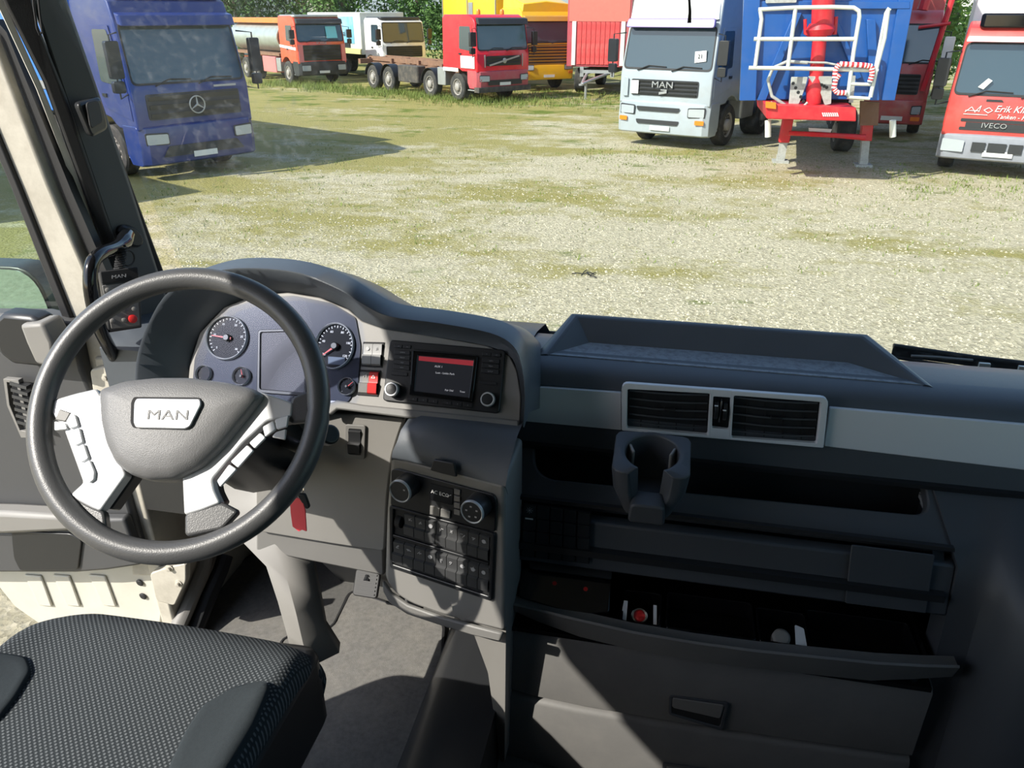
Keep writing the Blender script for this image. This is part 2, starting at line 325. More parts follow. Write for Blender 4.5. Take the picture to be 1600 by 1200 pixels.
# ---- left A pillar
def strip(pa, pb, xa, xb, dn, name, k, parent, **kw):
    A = [PX(u, v, xa) for u, v in pa]; B = [PX(u, v, xb) for u, v in pb]
    m = MB(); pts = A+B[::-1]; m.prism(pts, dn); return build(m, name, K[k], parent, **kw)
pil = empty('trim_2', (-1.2, 1.5, 2.4), kind='structure')
strip([(70, -60), (122, 130), (178, 300), (250, 520)], [(78, -60), (140, 110), (206, 290), (284, 500)], -1.20, -1.175, (-.02, .02, 0), 'pillar_edge', 'black', pil, bevel=.003)
strip([(30, -60), (100, 150), (165, 340), (225, 520)], [(84, -60), (150, 130), (204, 290), (272, 500)], -1.20, -1.17, (-.03, .03, 0), 'pillar_cover', 'pillar', pil, bevel=.006)
strip([(-20, -60), (10, 10), (70, 130), (118, 262), (190, 470), (225, 560)], [(38, -60), (60, 40), (104, 150), (168, 340), (226, 500), (250, 560)], -1.215, -1.19, (-.03, .03, 0), 'door_seal', 'rubber', pil, bevel=.005)
strip([(-30, -60), (0, 15), (58, 140), (100, 250), (150, 400), (195, 540), (215, 600)], [(-16, -60), (12, 15), (68, 140), (112, 250), (166, 400), (212, 540), (232, 600)], -1.235, -1.225, (-.02, .02, 0), 'painted_jamb', 'cream', pil)
# lower jamb, sill and step
m = MB(); pts = [(-1.25, 1.37, 2.3), (-1.25, 1.55, 2.3), (-1.25, 1.95, 2.2), (-1.25, 1.95, 1.42), (-1.25, 1.37, 1.42)]; m.prism(pts, (.04, 0, 0)); tag(build(m, 'trim_3', K['beige'], bevel=.006), kind='structure')
m = MB(); m.tube([PX(u, v, -1.2) for u, v in ((322, 858), (318, 885), (302, 925), (280, 975), (262, 1030))]+[V((-1.2, 1.0, 1.5)), V((-1.2, .1, 1.5))], .022, 10); tag(build(m, 'trim_4', K['lgrey']), kind='structure')
m = MB(); m.tube([PX(u, v, -1.17) for u, v in ((352, 868), (345, 890), (325, 935), (305, 985))]+[V((-1.17, 1.0, 1.48)), V((-1.17, .1, 1.48))], .022, 10); tag(build(m, 'trim_5', K['black']), kind='structure')
m = MB(); pts = crn([PX(112, 160, -1.165), PX(150, 150, -1.165), PX(162, 200, -1.165), PX(135, 214, -1.165)], .012); m.prism(pts, (.022, -.012, 0))
t = empty('pillar_knob', pts[0], 'round black plastic knob on the driver side windscreen pillar', 'knob'); build(m, 'knob_base', K['black'], t, bevel=.006)
m = MB(); pts = crn([PX(132, 160, -1.14), PX(152, 155, -1.14), PX(160, 190, -1.14), PX(140, 202, -1.14)], .01); m.prism(pts, (.006, -.003, 0)); build(m, 'knob_face', K['rubber'], t, bevel=.002)
m = MB(); p = [PX(u, v, -1.15) for u, v in ((48, -60), (53, 10), (58, 45), (62, 54), (66, 50), (62, 20), (54, -60))]; m.tube(p, .0022, 6); tag(build(m, 'loose_cord', K['matte']), 'thin black looped cord hanging down the windscreen pillar', 'cord')
m = MB(); m.tube([PY(1076, -40, 1.42), PY(1077, 0, 1.42), PY(1078, 18, 1.42), PY(1077, 36, 1.42)], [.002, .002, .0025, .0033], 8); tag(build(m, 'hanging_stick', K['matte']), 'short thin black stick hanging at the top of the windscreen', 'cord')

# ---- driver's door, swung wide open
DY = 1.38
def DP(u, v, y=DY): return PY(u, v, y)
door = empty('door_1', (-1.3, DY, 1.7), kind='structure')
def dplate(px, name, k, dy, y=DY, r=0, **kw):
    pts = [DP(u, v, y) for u, v in px]
    if r: pts = crn(pts, r)
    m = MB(); m.prism(pts, (0, dy, 0)); return build(m, name, K[k], door, **kw)
dplate([(-22, 40), (75, 290), (146, 455), (190, 600), (228, 780), (246, 900), (206, 900), (196, 780), (134, 580), (76, 410), (30, 295), (-60, 80)], 'frame_post', 'beige', .035, bevel=.006)
dplate([(-8, 30), (96, 300), (166, 460), (206, 600), (222, 600), (180, 455), (112, 300), (10, 50)], 'post_seal', 'rubber', .02, y=DY+.02)
dplate([(-60, 80), (30, 295), (76, 410), (124, 530), (110, 530), (62, 410), (17, 295), (-74, 80)], 'glass_seal', 'rubber', .04, y=DY-.01, bevel=.004)
dplate([(-62, 90), (20, 300), (66, 414), (110, 520), (-150, 540), (-350, 200)], 'glass_pane', 'glass', .004, y=DY+.02, smooth=0)
# inner trim panel with armrest, air vent, speaker and painted bottom
dplate([(-120, 490), (60, 492), (112, 505), (128, 580), (170, 680), (228, 880), (180, 884), (60, 886), (-160, 876)], 'inner_panel', 'doorp', .05, y=DY-.03, bevel=.01)
dplate([(8, 498), (30, 478), (72, 482), (88, 490), (108, 560), (86, 560), (46, 556), (26, 540)], 'top_pocket', 'black', -.05, y=DY-.03, bevel=.01)
dplate([(62, 492), (96, 490), (112, 520), (116, 560), (86, 552), (72, 520)], 'pocket_wing', 'lgrey', -.06, y=DY-.035, bevel=.008)
dplate([(6, 520), (14, 516), (14, 540), (6, 544)], 'window_switch', 'silver', -.02, y=DY-.045, bevel=.003)
for i in range(7):
    v = 598+i*10; m = MB(); m.obox((DP(22+i*1.5, v, DY-.055)+DP(42+i*2.3, v+5, DY-.055))/2, (.021, 0, -.004), (0, .008, 0), (0, .001, .0035)); build(m, 'vent_slat', K['black'], door)
m = MB(); a = [DP(u, v, DY-.045) for u, v in ((12, 588), (36, 590), (58, 680), (40, 680), (18, 630))]; b = [DP(u, v, DY-.045) for u, v in ((18, 593), (33, 596), (48, 670), (38, 668), (22, 628))]; m.ring(a, b, (0, -.014, 0)); build(m, 'vent_frame', K['lgrey'], door, bevel=.002)
dplate([(18, 593), (33, 596), (48, 670), (38, 668), (22, 628)], 'vent_cavity', 'matte', .005, y=DY-.04)
dplate([(-160, 818), (60, 822), (160, 800), (205, 800), (232, 872), (180, 880), (130, 884), (-160, 884)], 'speaker_panel', 'doorp', -.03, y=DY-.03, bevel=.008)
dplate([(20, 828), (112, 832), (130, 842), (124, 888), (34, 890), (24, 870)], 'speaker_grille', 'black', -.006, y=DY-.06, r=.01, bevel=.002)
dplate([(-160, 780), (30, 784), (140, 790), (150, 812), (30, 818), (-160, 812)], 'armrest', 'lgrey', -.05, y=DY-.03, bevel=.012)
dplate([(-160, 870), (180, 884), (232, 876), (262, 890), (250, 990), (60, 975), (22, 948), (-10, 908), (-160, 880)], 'painted_bottom', 'cream', .03, y=DY+.01, bevel=.006)
for u0 in (40, 84, 140):
    pts = [(u0, 896), (u0+26, 898), (u0+44, 946), (u0+24, 944)]; dplate(pts, 'pressed_rib', 'cream', -.007, y=DY+.01, bevel=.005)
for u, v in ((219, 910), (224, 931)):
    m = MB(); m.lathe(DP(u, v, DY+.008), (0, -1, 0), [(.010, 0), (.011, .003), (.008, .005), (.003, .005)], 16, sx=.8); build(m, 'rubber_plug', K['rubber'], door)
for q in ([(150, 572), (178, 566), (196, 596), (190, 640), (160, 640)], [(242, 888), (270, 878), (298, 872), (298, 900), (280, 938), (252, 930)]):
    dplate(q, 'hinge', 'beige', -.022, y=DY-.01, r=.01, bevel=.004)
    cx = sum(a for a, _ in q)/len(q); cy = sum(b for _, b in q)/len(q)
    for du, dv in ((-8, -14), (6, 10)):
        m = MB(); m.lathe(DP(cx+du, cy+dv, DY-.032), (0, -1, 0), [(.010, 0), (.010, .003), (.006, .003), (.006, .010), (0, .011)], 12); build(m, 'hinge_bolt', K['beige'], door)
# outside mirror seen through the door glass
mir = empty('side_mirror', (-1.75, 1.75, 2.2), 'rounded side mirror beyond the door glass at the left edge', 'mirror')
pts = crn([PY(-60, 414, 1.7), PY(52, 418, 1.7), PY(88, 500, 1.7), PY(90, 560, 1.7), PY(-60, 560, 1.7)], [.01, .09, .09, .01, .01], 6)
m = MB(); m.prism(pts, (0, .08, 0)); build(m, 'mirror_housing', K['black'], mir, bevel=.02)
c = sum(pts, V((0, 0, 0)))/len(pts); m = MB(); m.prism([c+(p-c)*.95+V((0, -.004, 0)) for p in pts], (0, .003, 0)); build(m, 'mirror_glass', mat('mirror glass', (.55, .7, .66), .03, metal=1), mir)

# ---- grab handle and radio handset on the pillar
m = MB(); p = [PX(198, 368, -1.17), PX(194, 378, -1.15), PX(180, 388, -1.135), PX(160, 394, -1.12), PX(146, 406, -1.11), PX(141, 424, -1.11), PX(141, 450, -1.11), PX(146, 480, -1.115), PX(158, 520, -1.14), PX(180, 560, -1.18)]
pp = []
for i in range(len(p)-1):
    for k in range(3): pp.append(p[i].lerp(p[i+1], k/3))
pp.append(p[-1])
pp = [pp[0]]+[(pp[i-1]+pp[i]*2+pp[i+1])/4 for i in range(1, len(pp)-1)]+[pp[-1]]
gh = empty('grab_handle', p[0], 'curved glossy black grab handle on the driver side pillar', 'handle')
m.tube(pp, [.017]*4+[.0135]*(len(pp)-4), 14); build(m, 'handle_bar', K['gloss'], gh, smooth=60)
m = MB(); m.lathe(PX(199, 368, -1.19), (1, -.3, 0), [(.034, 0), (.034, .012), (.026, .02)], 20, sx=.6); build(m, 'handle_foot', K['black'], gh)
hs = empty('remote_handset', PX(190, 470, -1.1), 'black button handset with one red button clipped to the pillar', 'remote control')
HN = V((1, -.85, .25)).normalized(); HO = PX(188, 465, -1.12)
def HP(u, v, off=0): return pl((u, v), HN, HO+HN*off)
def hplate(px, name, k, d, off=0, r=0, **kw):
    pts = [HP(u, v, off) for u, v in px]
    if r: pts = crn(pts, r)
    m = MB(); m.prism(pts, HN*d); return build(m, name, K[k], hs, **kw)
hplate([(155, 426), (214, 418), (219, 440), (222, 512), (170, 520), (158, 440)], 'handset_case', 'black', -.03, 0, r=.004, bevel=.003)
hplate([(155, 424), (214, 417), (216, 437), (158, 443)], 'handset_head', 'matte', .008, 0, r=.003, bevel=.002)
hplate([(159, 446), (213, 439), (218, 508), (174, 514)], 'keypad_plate', 'panel', .003, 0, r=.003, bevel=.001)
text('MAN', 'lettering', .010, HP(186, 432, .009), HP(214, 428)-HP(160, 434), HP(186, 424)-HP(186, 440), K['print'], hs, sx=1.3)
for j in range(4):
    for i in range(3):
        u, v = 168+i*18+j*2.6, 453+j*16-i*1.2
        big = j in (1,)
        m = MB(); m.lathe(HP(u, v, .003), HN, [(.0048+.002*big, 0), (.0048+.002*big, .003), (.003, .004), (.0005, .004)], 14); build(m, 'button', K['lgrey'], hs)
m = MB(); m.lathe(HP(207, 498, .003), HN, [(.009, 0), (.009, .004), (.006, .006), (.0005, .006)], 18); build(m, 'red_button', K['red'], hs)
m = MB(); pts = []
for i in range(70):
    t_ = i/69; c0 = PX(186+6*t_, 420-34*t_, -1.125); a_ = t_*2*PI*9; pts.append(c0+V((0, math.cos(a_), .25*math.sin(a_)))*.010+V((math.sin(a_), 0, 0))*.010)
m.tube(pts, .0024, 6); build(m, 'coiled_cord', K['matte'], hs)
m = MB(); m.tube([PX(196+14*math.cos(a_)*.7+4, 403+12*math.sin(a_), -1.12) for a_ in [k*PI/8 for k in range(16)]], .002, 6, closed=True); build(m, 'cord_loop', K['matte'], hs)
# ================================================================ dashboard
def c1(x, y): return (200+x/4, 400+y/4)
def c2(x, y): return (520+x/4.706, 480+y/4.706)
def c4(x, y): return (580+x/4, 680+y/4)
def c5(x, y): return (780+x/4, 560+y/4)
def c6(x, y): return (1180+x/3.81, 520+y/3.81)
def c7(x, y): return (780+x/3.3325, 840+y/3.3325)
def c8(x, y): return (1120+x/3.158, 820+y/3.158)
class Plane:
    """a real surface of the dashboard; pt() gives its points"""
    def __init__(s, n, o, parent=None): s.n = V(n).normalized(); s.o = V(o); s.parent = parent
    def pt(s, p, off=0): return pl(p, s.n, s.o+s.n*off)
    def plate(s, px, name, k, d, off=0, r=0, parent=None, rn=4, vec=None, **kw):
        pts = [s.pt(p, off) for p in px]
        if r: pts = crn(pts, r, rn)
        m = MB(); m.prism(pts, V(vec) if vec else s.n*d); return build(m, name, K[k] if isinstance(k, str) else k, parent or s.parent, **kw)
    def ring(s, a, b, name, k, d, off=0, ra=0, rb=0, parent=None, rn=4, **kw):
        A = crn([s.pt(p, off) for p in a], ra, rn); B = crn([s.pt(p, off) for p in b], rb, rn)
        m = MB(); m.ring(A, B, s.n*d); return build(m, name, K[k], parent or s.parent, **kw)
    def lathe(s, p, prof, name, k, off=0, n=24, parent=None, sx=1, **kw):
        m = MB(); m.lathe(s.pt(p, off), s.n, prof, n, sx, xdir=(1, 0, 0)); return build(m, name, K[k], parent or s.parent, **kw)
    def xd(s, p): return (s.pt((p[0]+5, p[1]+5*getattr(s, 'slope', .1)))-s.pt(p)).normalized()
    def text(s, t, size, p, name='lettering', k='white', off=.001, parent=None, align='CENTER', sx=1, x=None, depth=.0003, rot=0, shear=0):
        x = V(x) if x else V((1, 0, 0)); x = (x-s.n*x.dot(s.n)).normalized(); y = s.n.cross(x)
        if rot: x, y = x*math.cos(rot)+y*math.sin(rot), y*math.cos(rot)-x*math.sin(rot)
        return text(t, name, size, s.pt(p, off), x, y, K[k] if isinstance(k, str) else k, parent or s.parent, depth, align, sx, shear)
def bil(q, s, t):
    (a, b, c, d) = q; return tuple((a[i]*(1-s)+b[i]*s)*(1-t)+(d[i]*(1-s)+c[i]*s)*t for i in (0, 1))
def cell(q, s0, s1, t0, t1): return [bil(q, s0, t0), bil(q, s1, t0), bil(q, s1, t1), bil(q, s0, t1)]

dash = empty('dashboard', (0, 1.45, 1.45), 'dark plastic dashboard spanning the whole cab under the windscreen', 'dashboard')
def dbuild(m, name, k, **kw): return build(m, name, K[k], dash, **kw)
# top cover
m = MB(); secs = []
for x in [-.27, -.2, 0, .3, .6, .9, 1.12]:
    secs.append([V((x, y, z)) for y, z in ((1.43, 2.22), (1.405, 2.30), (1.402, 2.318), (1.415, 2.338), (1.44, 2.351), (1.48, 2.357), (1.56, 2.353), (1.608, 2.345), (1.635, 2.325), (1.645, 2.2))])
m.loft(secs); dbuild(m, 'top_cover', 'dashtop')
m = MB(); secs = []
for x in [-1.2, -.8, -.5, -.27]: secs.append([V((x, y, z)) for y, z in ((1.34, 2.2), (1.34, 2.34), (1.40, 2.37), (1.60, 2.352), (1.72, 2.325), (1.80, 2.27), (1.86, 2.2))])
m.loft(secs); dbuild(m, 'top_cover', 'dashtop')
m = MB(); m.box(-.26, XR, 1.46, 1.63, 1.47, 2.28); m.box(-1.2, -.26, 1.46, 1.63, 1.95, 2.28); m.box(-.26, XR, 1.63, 1.9, 1.47, 2.14); m.box(-1.2, -.26, 1.63, 1.9, 1.95, 2.14); m.box(.66, XR, 1.30, 1.46, 1.46, 2.1); m.box(-1.2, -.3, 1.36, 1.46, 1.9, 2.3); dbuild(m, 'light_block', 'black')  # unseen filler boxes added behind the panels to block light
# raised tray on the top
z0 = 2.353
FL, FR = V((-.235, 1.465, z0)), V((.52, 1.465, z0)); BL, BR = V((-.20, 1.60, z0-.012)), V((.432, 1.60, z0-.012))
FLt, FRt, BLt, BRt = FL+V((0, 0, .004)), FR+V((0, 0, .004)), V((-.193, 1.600, 2.402)), V((.425, 1.600, 2.402))
def inw(p, dx, dy, dz=0): return p+V((dx, dy, dz))
m = MB()
o_ = [FL+V((-.02, -.01, -.004)), BL+V((-.02, .03, -.004)), BR+V((.02, .03, -.004)), FR+V((.02, -.01, -.004))]
t_ = [FLt, BLt, BRt, FRt]
t2 = [inw(FLt, .012, 0), inw(BLt, .014, -.016), inw(BRt, -.014, -.016), inw(FRt, -.012, 0)]
b_ = [inw(FL, .016, 0, -.002), V((-.145, 1.548, z0)), V((.385, 1.548, z0)), inw(FR, -.016, 0, -.002)]
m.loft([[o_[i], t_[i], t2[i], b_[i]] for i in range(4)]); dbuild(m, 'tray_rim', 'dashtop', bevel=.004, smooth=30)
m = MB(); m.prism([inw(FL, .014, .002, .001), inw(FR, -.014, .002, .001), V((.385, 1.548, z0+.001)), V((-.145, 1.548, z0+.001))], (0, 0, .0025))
K['tray'] = mat('sky sheen tray mat', (.24, .27, .30), .33, var=.1, bump=.4, bs=1200, dirt=(.02, .02, .02), dirts=60, dirta=.8); dbuild(m, 'tray_mat', 'tray', smooth=0)  # reflected sky painted into the pale blue base colour; dark specks are dirt
# fascia roll under the trims
T = Plane((0, -1, .14), (0, 1.40, 2.315), dash)
m = MB(); m.loft([[V((x, y, z)) for y, z in ((1.405, 2.20), (1.36, 2.196), (1.362, 2.186), (1.42, 2.18))] for x in (-.275, .3, 1.12)]); dbuild(m, 'trim_ledge', 'black')
m = MB(); m.prism([(-.275, 1.41, 2.33), (-.275, 1.37, 2.19), (1.12, 1.37, 2.19), (1.12, 1.41, 2.33)], (0, .05, 0)); dbuild(m, 'trim_backing', 'dash')
T.plate([(822, 601), (971, 611), (971, 668), (971, 668), (818, 655)], 'silver_trim', 'silver', .012, -.004, r=.003, bevel=.003)
T.plate([(1295, 634), (1640, 664), (1700, 668), (1700, 742), (1640, 736), (1286, 694)], 'silver_trim', 'silver', .012, -.004, r=.003, bevel=.003)
T.plate([(186, 553), (208, 553), (209, 594), (185, 594)], 'silver_trim', 'silver', .012, .0, r=.002, bevel=.003)
# pocket with its sloping frame
S1 = Plane((0, -.66, .75), (0, 1.26, 2.088), dash)
S1.ring([(812, 668), (1452, 722), (1500, 862), (788, 777)], [(834, 676), (1440, 732), (1454, 806), (836, 746)], 'pocket_frame', 'dash', -.03, ra=[.01, .03, .01, .01], rb=[.02, .012, .035, .05], rn=8, bevel=.006)
m = MB(); m.box(-.25, .56, 1.41, 1.43, 2.03, 2.22); m.box(-.25, .56, 1.24, 1.43, 2.02, 2.035); [m.prism([(x, 1.27, 2.02), (x, 1.27, 2.075), (x, 1.365, 2.165), (x, 1.43, 2.18), (x, 1.43, 2.02)], (.02, 0, 0)) for x in (-.27, .537)]; dbuild(m, 'pocket_liner', 'black')
for k in range(3):
    m = MB(); c = PX(c6(975+12*k, 945+38*k)[0], c6(975, 945+38*k)[1], .534); m.obox(c, (.002, 0, 0), (0, .009, 0), (0, 0, .004)); dbuild(m, 'socket_mark', 'print')
for u, v in ((914, 682), (1345, 722)):
    m = MB(); m.obox(PY(u, v, 1.408), (.022, 0, 0), (0, .003, 0), (0, 0, .004)); dbuild(m, 'pocket_clip', 'dash', bevel=.001)
# flat panel under the pocket
S2 = Plane((0, -1, .18), (0, 1.252, 2.0), dash)
m = MB(); m.prism([(-.268, 1.268, 2.086), (-.268, 1.247, 1.985), (.574, 1.247, 1.985), (.574, 1.268, 2.086)], (0, .03, 0)); dbuild(m, 'flat_panel', 'dash', bevel=.004)
S2.plate([(1330, 850), (1460, 866), (1446, 957), (1320, 941)], 'access_lid', 'dash', .004, .004, r=.004, bevel=.0015)
m = MB(); a = [S2.pt(p, .016) for p in [(792, 778), (1492, 863), (1492, 857), (792, 773)]]; m.prism(a, (0, .01, 0)); dbuild(m, 'seam', 'matte')
# drawers
for z1, z0_, hz in ((1.848, 1.664, 1), (1.652, 1.455, 2)):
    dr = empty('drawer', (.15, 1.19, z0_), parent=dash)
    m = MB(); pr = [(1.36, z0_), (1.195, z0_), (1.192, z1-.012), (1.199, z1-.003), (1.21, z1), (1.36, z1)]
    xs = [-.262, -.2, -.1, .1, .3, .57]; bow = [.012, .002, -.004, -.006, -.002, .006]
    m.loft([[V((x, y+(bow[i] if y < 1.3 else 0), z)) for y, z in pr] for i, x in enumerate(xs)], closed=True, caps=True); build(m, 'drawer_front', K['drawer'], dr, smooth=40)
    D1 = Plane((0, -1, 0), (0, 1.186, 1.7), dr)
    if hz == 1: q = [c7(885, 815), c7(1195, 855), c7(1160, 1000), c7(882, 915)]
    else: q = [(1035, 1190), (1140, 1204), (1130, 1250), (1035, 1235)]
    D1.ring(q, [bil(q, .05, .08), bil(q, .95, .08), bil(q, .95, .9), bil(q, .05, .9)], 'handle_frame', 'dash', .004, ra=.008, rb=.007, bevel=.001)
    D1.plate([bil(q, .06, .1), bil(q, .94, .1), bil(q, .92, .6), bil(q, .06, .6)], 'handle', 'panel', .004, .001, r=.006, bevel=.002)
    D1.plate([bil(q, .06, .6), bil(q, .94, .6), bil(q, .93, .9), bil(q, .06, .9)], 'handle_recess', 'matte', .0015, .0005)
# passenger end of the dashboard: bulging side panel
m = MB(); secs = []
for z, yb, k in ((2.20, 1.385, 0), (2.17, 1.345, .12), (2.13, 1.300, .35), (2.088, 1.262, .65), (2.04, 1.254, .9), (1.95, 1.248, 1), (1.8, 1.235, 1), (1.6, 1.22, .95), (1.46, 1.215, .9)):
    secs.append([V((x-(max(0, z-2.088)*.36 if x < .6 else 0), yb-k*d, z)) for x, d in ((.572, -.06), (.574, .002), (.60, .004), (.622, .012), (.640, .04), (.655, .085), (.685, .12), (.75, .15), (1.12, .17))])
m.loft(secs); dbuild(m, 'end_panel', 'dash')
m = MB(); m.box(.572, 1.12, 1.375, 1.42, 2.185, 2.205); dbuild(m, 'end_shelf', 'dash')

# ---- open flap bin with its contents
bn = empty('flap_bin', (.15, 1.2, 1.86), 'open tilting storage flap under the flat dash panel', 'storage bin')
lt = [(-.275, 1.196), (-.19, 1.184), (-.104, 1.172), (.003, 1.160), (.12, 1.156), (.231, 1.158), (.309, 1.163), (.452, 1.172), (.53, 1.182), (.596, 1.193)]
m = MB(); secs = []
for i, (x, y) in enumerate(lt):
    h_ = .018+.042*math.sin(PI*min(1, (i+.35)/3)*.5)*(1 if i < 8 else (.95-.2*(i-7)))
    secs.append([V((x, y+.006, 1.914)), V((x, y, 1.921)), V((x, y-.003, 1.917)), V((x, y+.012, 1.921-h_)), V((x, y+.03, 1.921-h_-.004)), V((x, y+.03, 1.914))])
m.loft(secs, closed=True, caps=True); build(m, 'flap', K['drawer'], bn, smooth=50)
m = MB(); m.box(-.255, .56, 1.185, 1.40, 1.852, 1.862); m.box(-.262, -.255, 1.2, 1.42, 1.85, 1.93); m.box(.548, .555, 1.215, 1.40, 1.85, 1.90); m.box(-.26, .56, 1.40, 1.41, 1.85, 1.99); build(m, 'bin_floor', K['gloss'], bn)
def binbox(p0, p1, zt, y0, y1, name, par=bn, k='gloss', wall=.005):
    x0, x1 = PY(p0, 960, 1.25).x, PY(p1, 990, 1.25).x
    a = crn([V((x0, y0, zt)), V((x1, y0, zt)), V((x1, y1, zt)), V((x0, y1, zt))], .008); b = crn([V((x0+wall, y0+wall, zt)), V((x1-wall, y0+wall, zt)), V((x1-wall, y1-wall, zt)), V((x0+wall, y1-wall, zt))], .006)
    m = MB(); m.ring(a, b, (0, 0, -.04)); return build(m, name, K[k], par, bevel=.0015)
binbox(970, 1030, 1.905, 1.20, 1.30, 'socket_housing'); binbox(1040, 1176, 1.905, 1.20, 1.31, 'square_compartment'); binbox(1185, 1262, 1.905, 1.20, 1.30, 'knob_housing'); binbox(1270, 1440, 1.90, 1.20, 1.32, 'right_compartment')
tr = empty('device_tray', (-.1, 1.25, 1.87), 'small black device tray with two red dots in the open flap', 'tray')
SB = Plane((0, -.55, .85), PY(885, 925, 1.23), tr)
SB.plate([(816, 885), (955, 905), (952, 956), (905, 962), (810, 932)], 'tray_body', 'gloss', -.012, 0, r=.006, bevel=.002)
SB.plate([(828, 866), (957, 884), (955, 906), (828, 890)], 'tray_lid', 'black', .006, .012, r=.004, bevel=.002)
for u, v in ((866.5, 911.5), (915, 920.5)): SB.lathe((u, v), [(.0045, 0), (.0045, .0008), (.002, .001)], 'red_dot', mat and 'red', off=.0005, n=12)
s_ = empty('lighter_socket', (0, 1.24, 1.87), 'metal ringed lighter socket with red inside in the open flap', 'socket')
SK = Plane((0, -.55, .85), PY(999, 963, 1.225), s_)
SK.lathe((999, 963), [(.0165, -.02), (.0165, .004), (.015, .006), (.012, .005), (.0115, -.004)], 'socket_ring', 'chrome'); SK.lathe((999, 963), [(.0113, -.02), (.0113, -.001), (.006, .001), (.001, .001)], 'red_core', 'red')
for q in ([(975, 938), (981, 939), (978, 976), (968, 974)], [(1021, 945), (1026, 946), (1026, 984), (1021, 983)]): SK.plate(q, 'bright_edge', 'silver', -.004, 0)
k_ = empty('round_knob', (.27, 1.23, 1.87), 'dull round grey knob on the right in the open flap', 'knob')
SN = Plane((0, -.55, .85), PY(1221, 996, 1.215), k_)
SN.lathe((1221, 996), [(.017, -.02), (.017, 0), (.013, .004), (.001, .005)], 'knob_cap', 'lgrey')
SN.plate([(1242, 976), (1256, 982), (1262, 1016), (1244, 1016)], 'bright_clip', 'silver', -.003, .002, r=.003)

# ---- centre vents
vu = empty('air_vent_unit', (.15, 1.38, 2.2), 'silver framed pair of centre air vents in the dashboard', 'air vent')
TV = Plane((0, -1, .14), (0, 1.392, 2.315), vu)
ql = [(981, 605), (1109, 612), (1105, 676), (980, 665)]; qr = [(1146, 615), (1281, 625), (1274, 689), (1142, 680)]; qb = [(972, 595), (1293, 618), (1285, 696), (972, 669)]
qc = [(1114, 616), (1141, 618), (1138, 668), (1112, 665)]
# bezel as three rings and bars
def lerp2(a, b, t): return (a[0]+(b[0]-a[0])*t, a[1]+(b[1]-a[1])*t)
mL = (lerp2(qb[0], qb[1], .437), lerp2(qb[3], qb[2], .437)); mR = (lerp2(qb[0], qb[1], .533), lerp2(qb[3], qb[2], .533))
TV.ring([qb[0], mL[0], mL[1], qb[3]], ql, 'vent_bezel', 'silver', .014, ra=[.014, .0005, .0005, .003], rb=.004, bevel=.0015)
TV.ring([mR[0], qb[1], qb[2], mR[1]], qr, 'vent_bezel', 'silver', .014, ra=[.0005, .014, .003, .0005], rb=.004, bevel=.0015)
TV.ring([mL[0], mR[0], mR[1], mL[1]], qc, 'bezel_bridge', 'silver', .0135, ra=.0005, rb=.003, bevel=.001)
TV.plate([(975, 600), (1290, 622), (1280, 692), (975, 667)], 'vent_cavity', 'matte', -.03, -.006)
for q in (ql, qr):
    for k in range(5):
        t = .1+k*.2; a, b = TV.pt(bil(q, .02, t), -.001), TV.pt(bil(q, .98, t), -.001); c = (a+b)/2
        m = MB(); n_ = 8; secs = []
        for i in range(n_+1):
            p = a.lerp(b, i/n_)+V((0, -.006*math.sin(PI*i/n_)+.002, 0)); secs.append([p+V((0, -.004, .004)), p+V((0, .012, -.003)), p+V((0, .012, -.0055)), p+V((0, -.004, .0005))])
        m.loft(secs, closed=True, caps=True); build(m, 'vent_slat', K['dash'], vu)
    for k in range(4): 
        m = MB(); a, b = TV.pt(bil(q, .17+.22*k, .02), -.004), TV.pt(bil(q, .17+.22*k, .98), -.004); m.obox((a+b)/2+V((0, .006, 0)), (.001, 0, 0), (0, .006, 0), (b-a)/2); build(m, 'vent_divider', K['matte'], vu)
    m = MB(); m.obox(TV.pt(bil(q, .52, .5), .004), (.011, 0, 0), (0, .005, 0), (0, 0, .0022)); build(m, 'vent_tab', K['black'], vu, bevel=.001)
for s0, v in ((.22, 3), (.72, 9)):
    a = TV.pt(bil(qc, s0, .5), .004); m = MB(); m.lathe(a-V((.0035, 0, 0)), (1, 0, 0), [(.017, 0), (.018, .001), (.018, .006), (.017, .007)], 20); build(m, 'thumb_wheel', K['black'], vu)
    m = MB(); m.obox(TV.pt(bil(qc, s0, .3+.02*v), .0225), (.0035, 0, 0), (0, .001, 0), (0, 0, .001)); build(m, 'wheel_mark', K['silver'], vu)
m = MB(); a = TV.pt(bil(qc, .47, .5), .012); m.obox(a, (.0012, 0, 0), (0, .006, 0), (0, 0, .023)); build(m, 'wheel_divider', K['chrome'], vu, bevel=.0005)

# ---- cup holder hooked into the pocket
ch = empty('cup_holder', PY(1019, 780, 1.22), 'dark clip-on cup holder with open front below the left vent', 'cup holder')
cz = V((0, -.17, .985)).normalized(); cc = pl((1019, 707), (0, 0, 1), (0, 0, 2.27)); cx_ = V((1, 0, 0)); cy_ = cz.cross(cx_)
m = MB(); secs = []; R_ = .050
for i in range(33):
    a = math.radians(-90+26+(360-52)*i/32); d = cx_*math.cos(a)+cy_*math.sin(a)
    ox = max(-.070, min(.070, .088*math.cos(a))); oy = max(-.085 if abs(ox) < .03 else -.06, min(.056, .078*math.sin(a)))
    o = cc+cx_*ox+cy_*oy-cz*(.004 if math.sin(a) < 0 else 0); bt = cc+cx_*ox*.60+cy_*(oy*.72+.0)+V((0, -.012, -.098))
    mid = cc+cx_*ox*.93+cy_*oy*.95+V((0, -.004, -.045))
    secs.append([o-cz*.004, o+cz*.0, cc+d*(R_+.008)+cz*.003, cc+d*R_, cc+d*R_*.84-cz*.085, bt, mid])
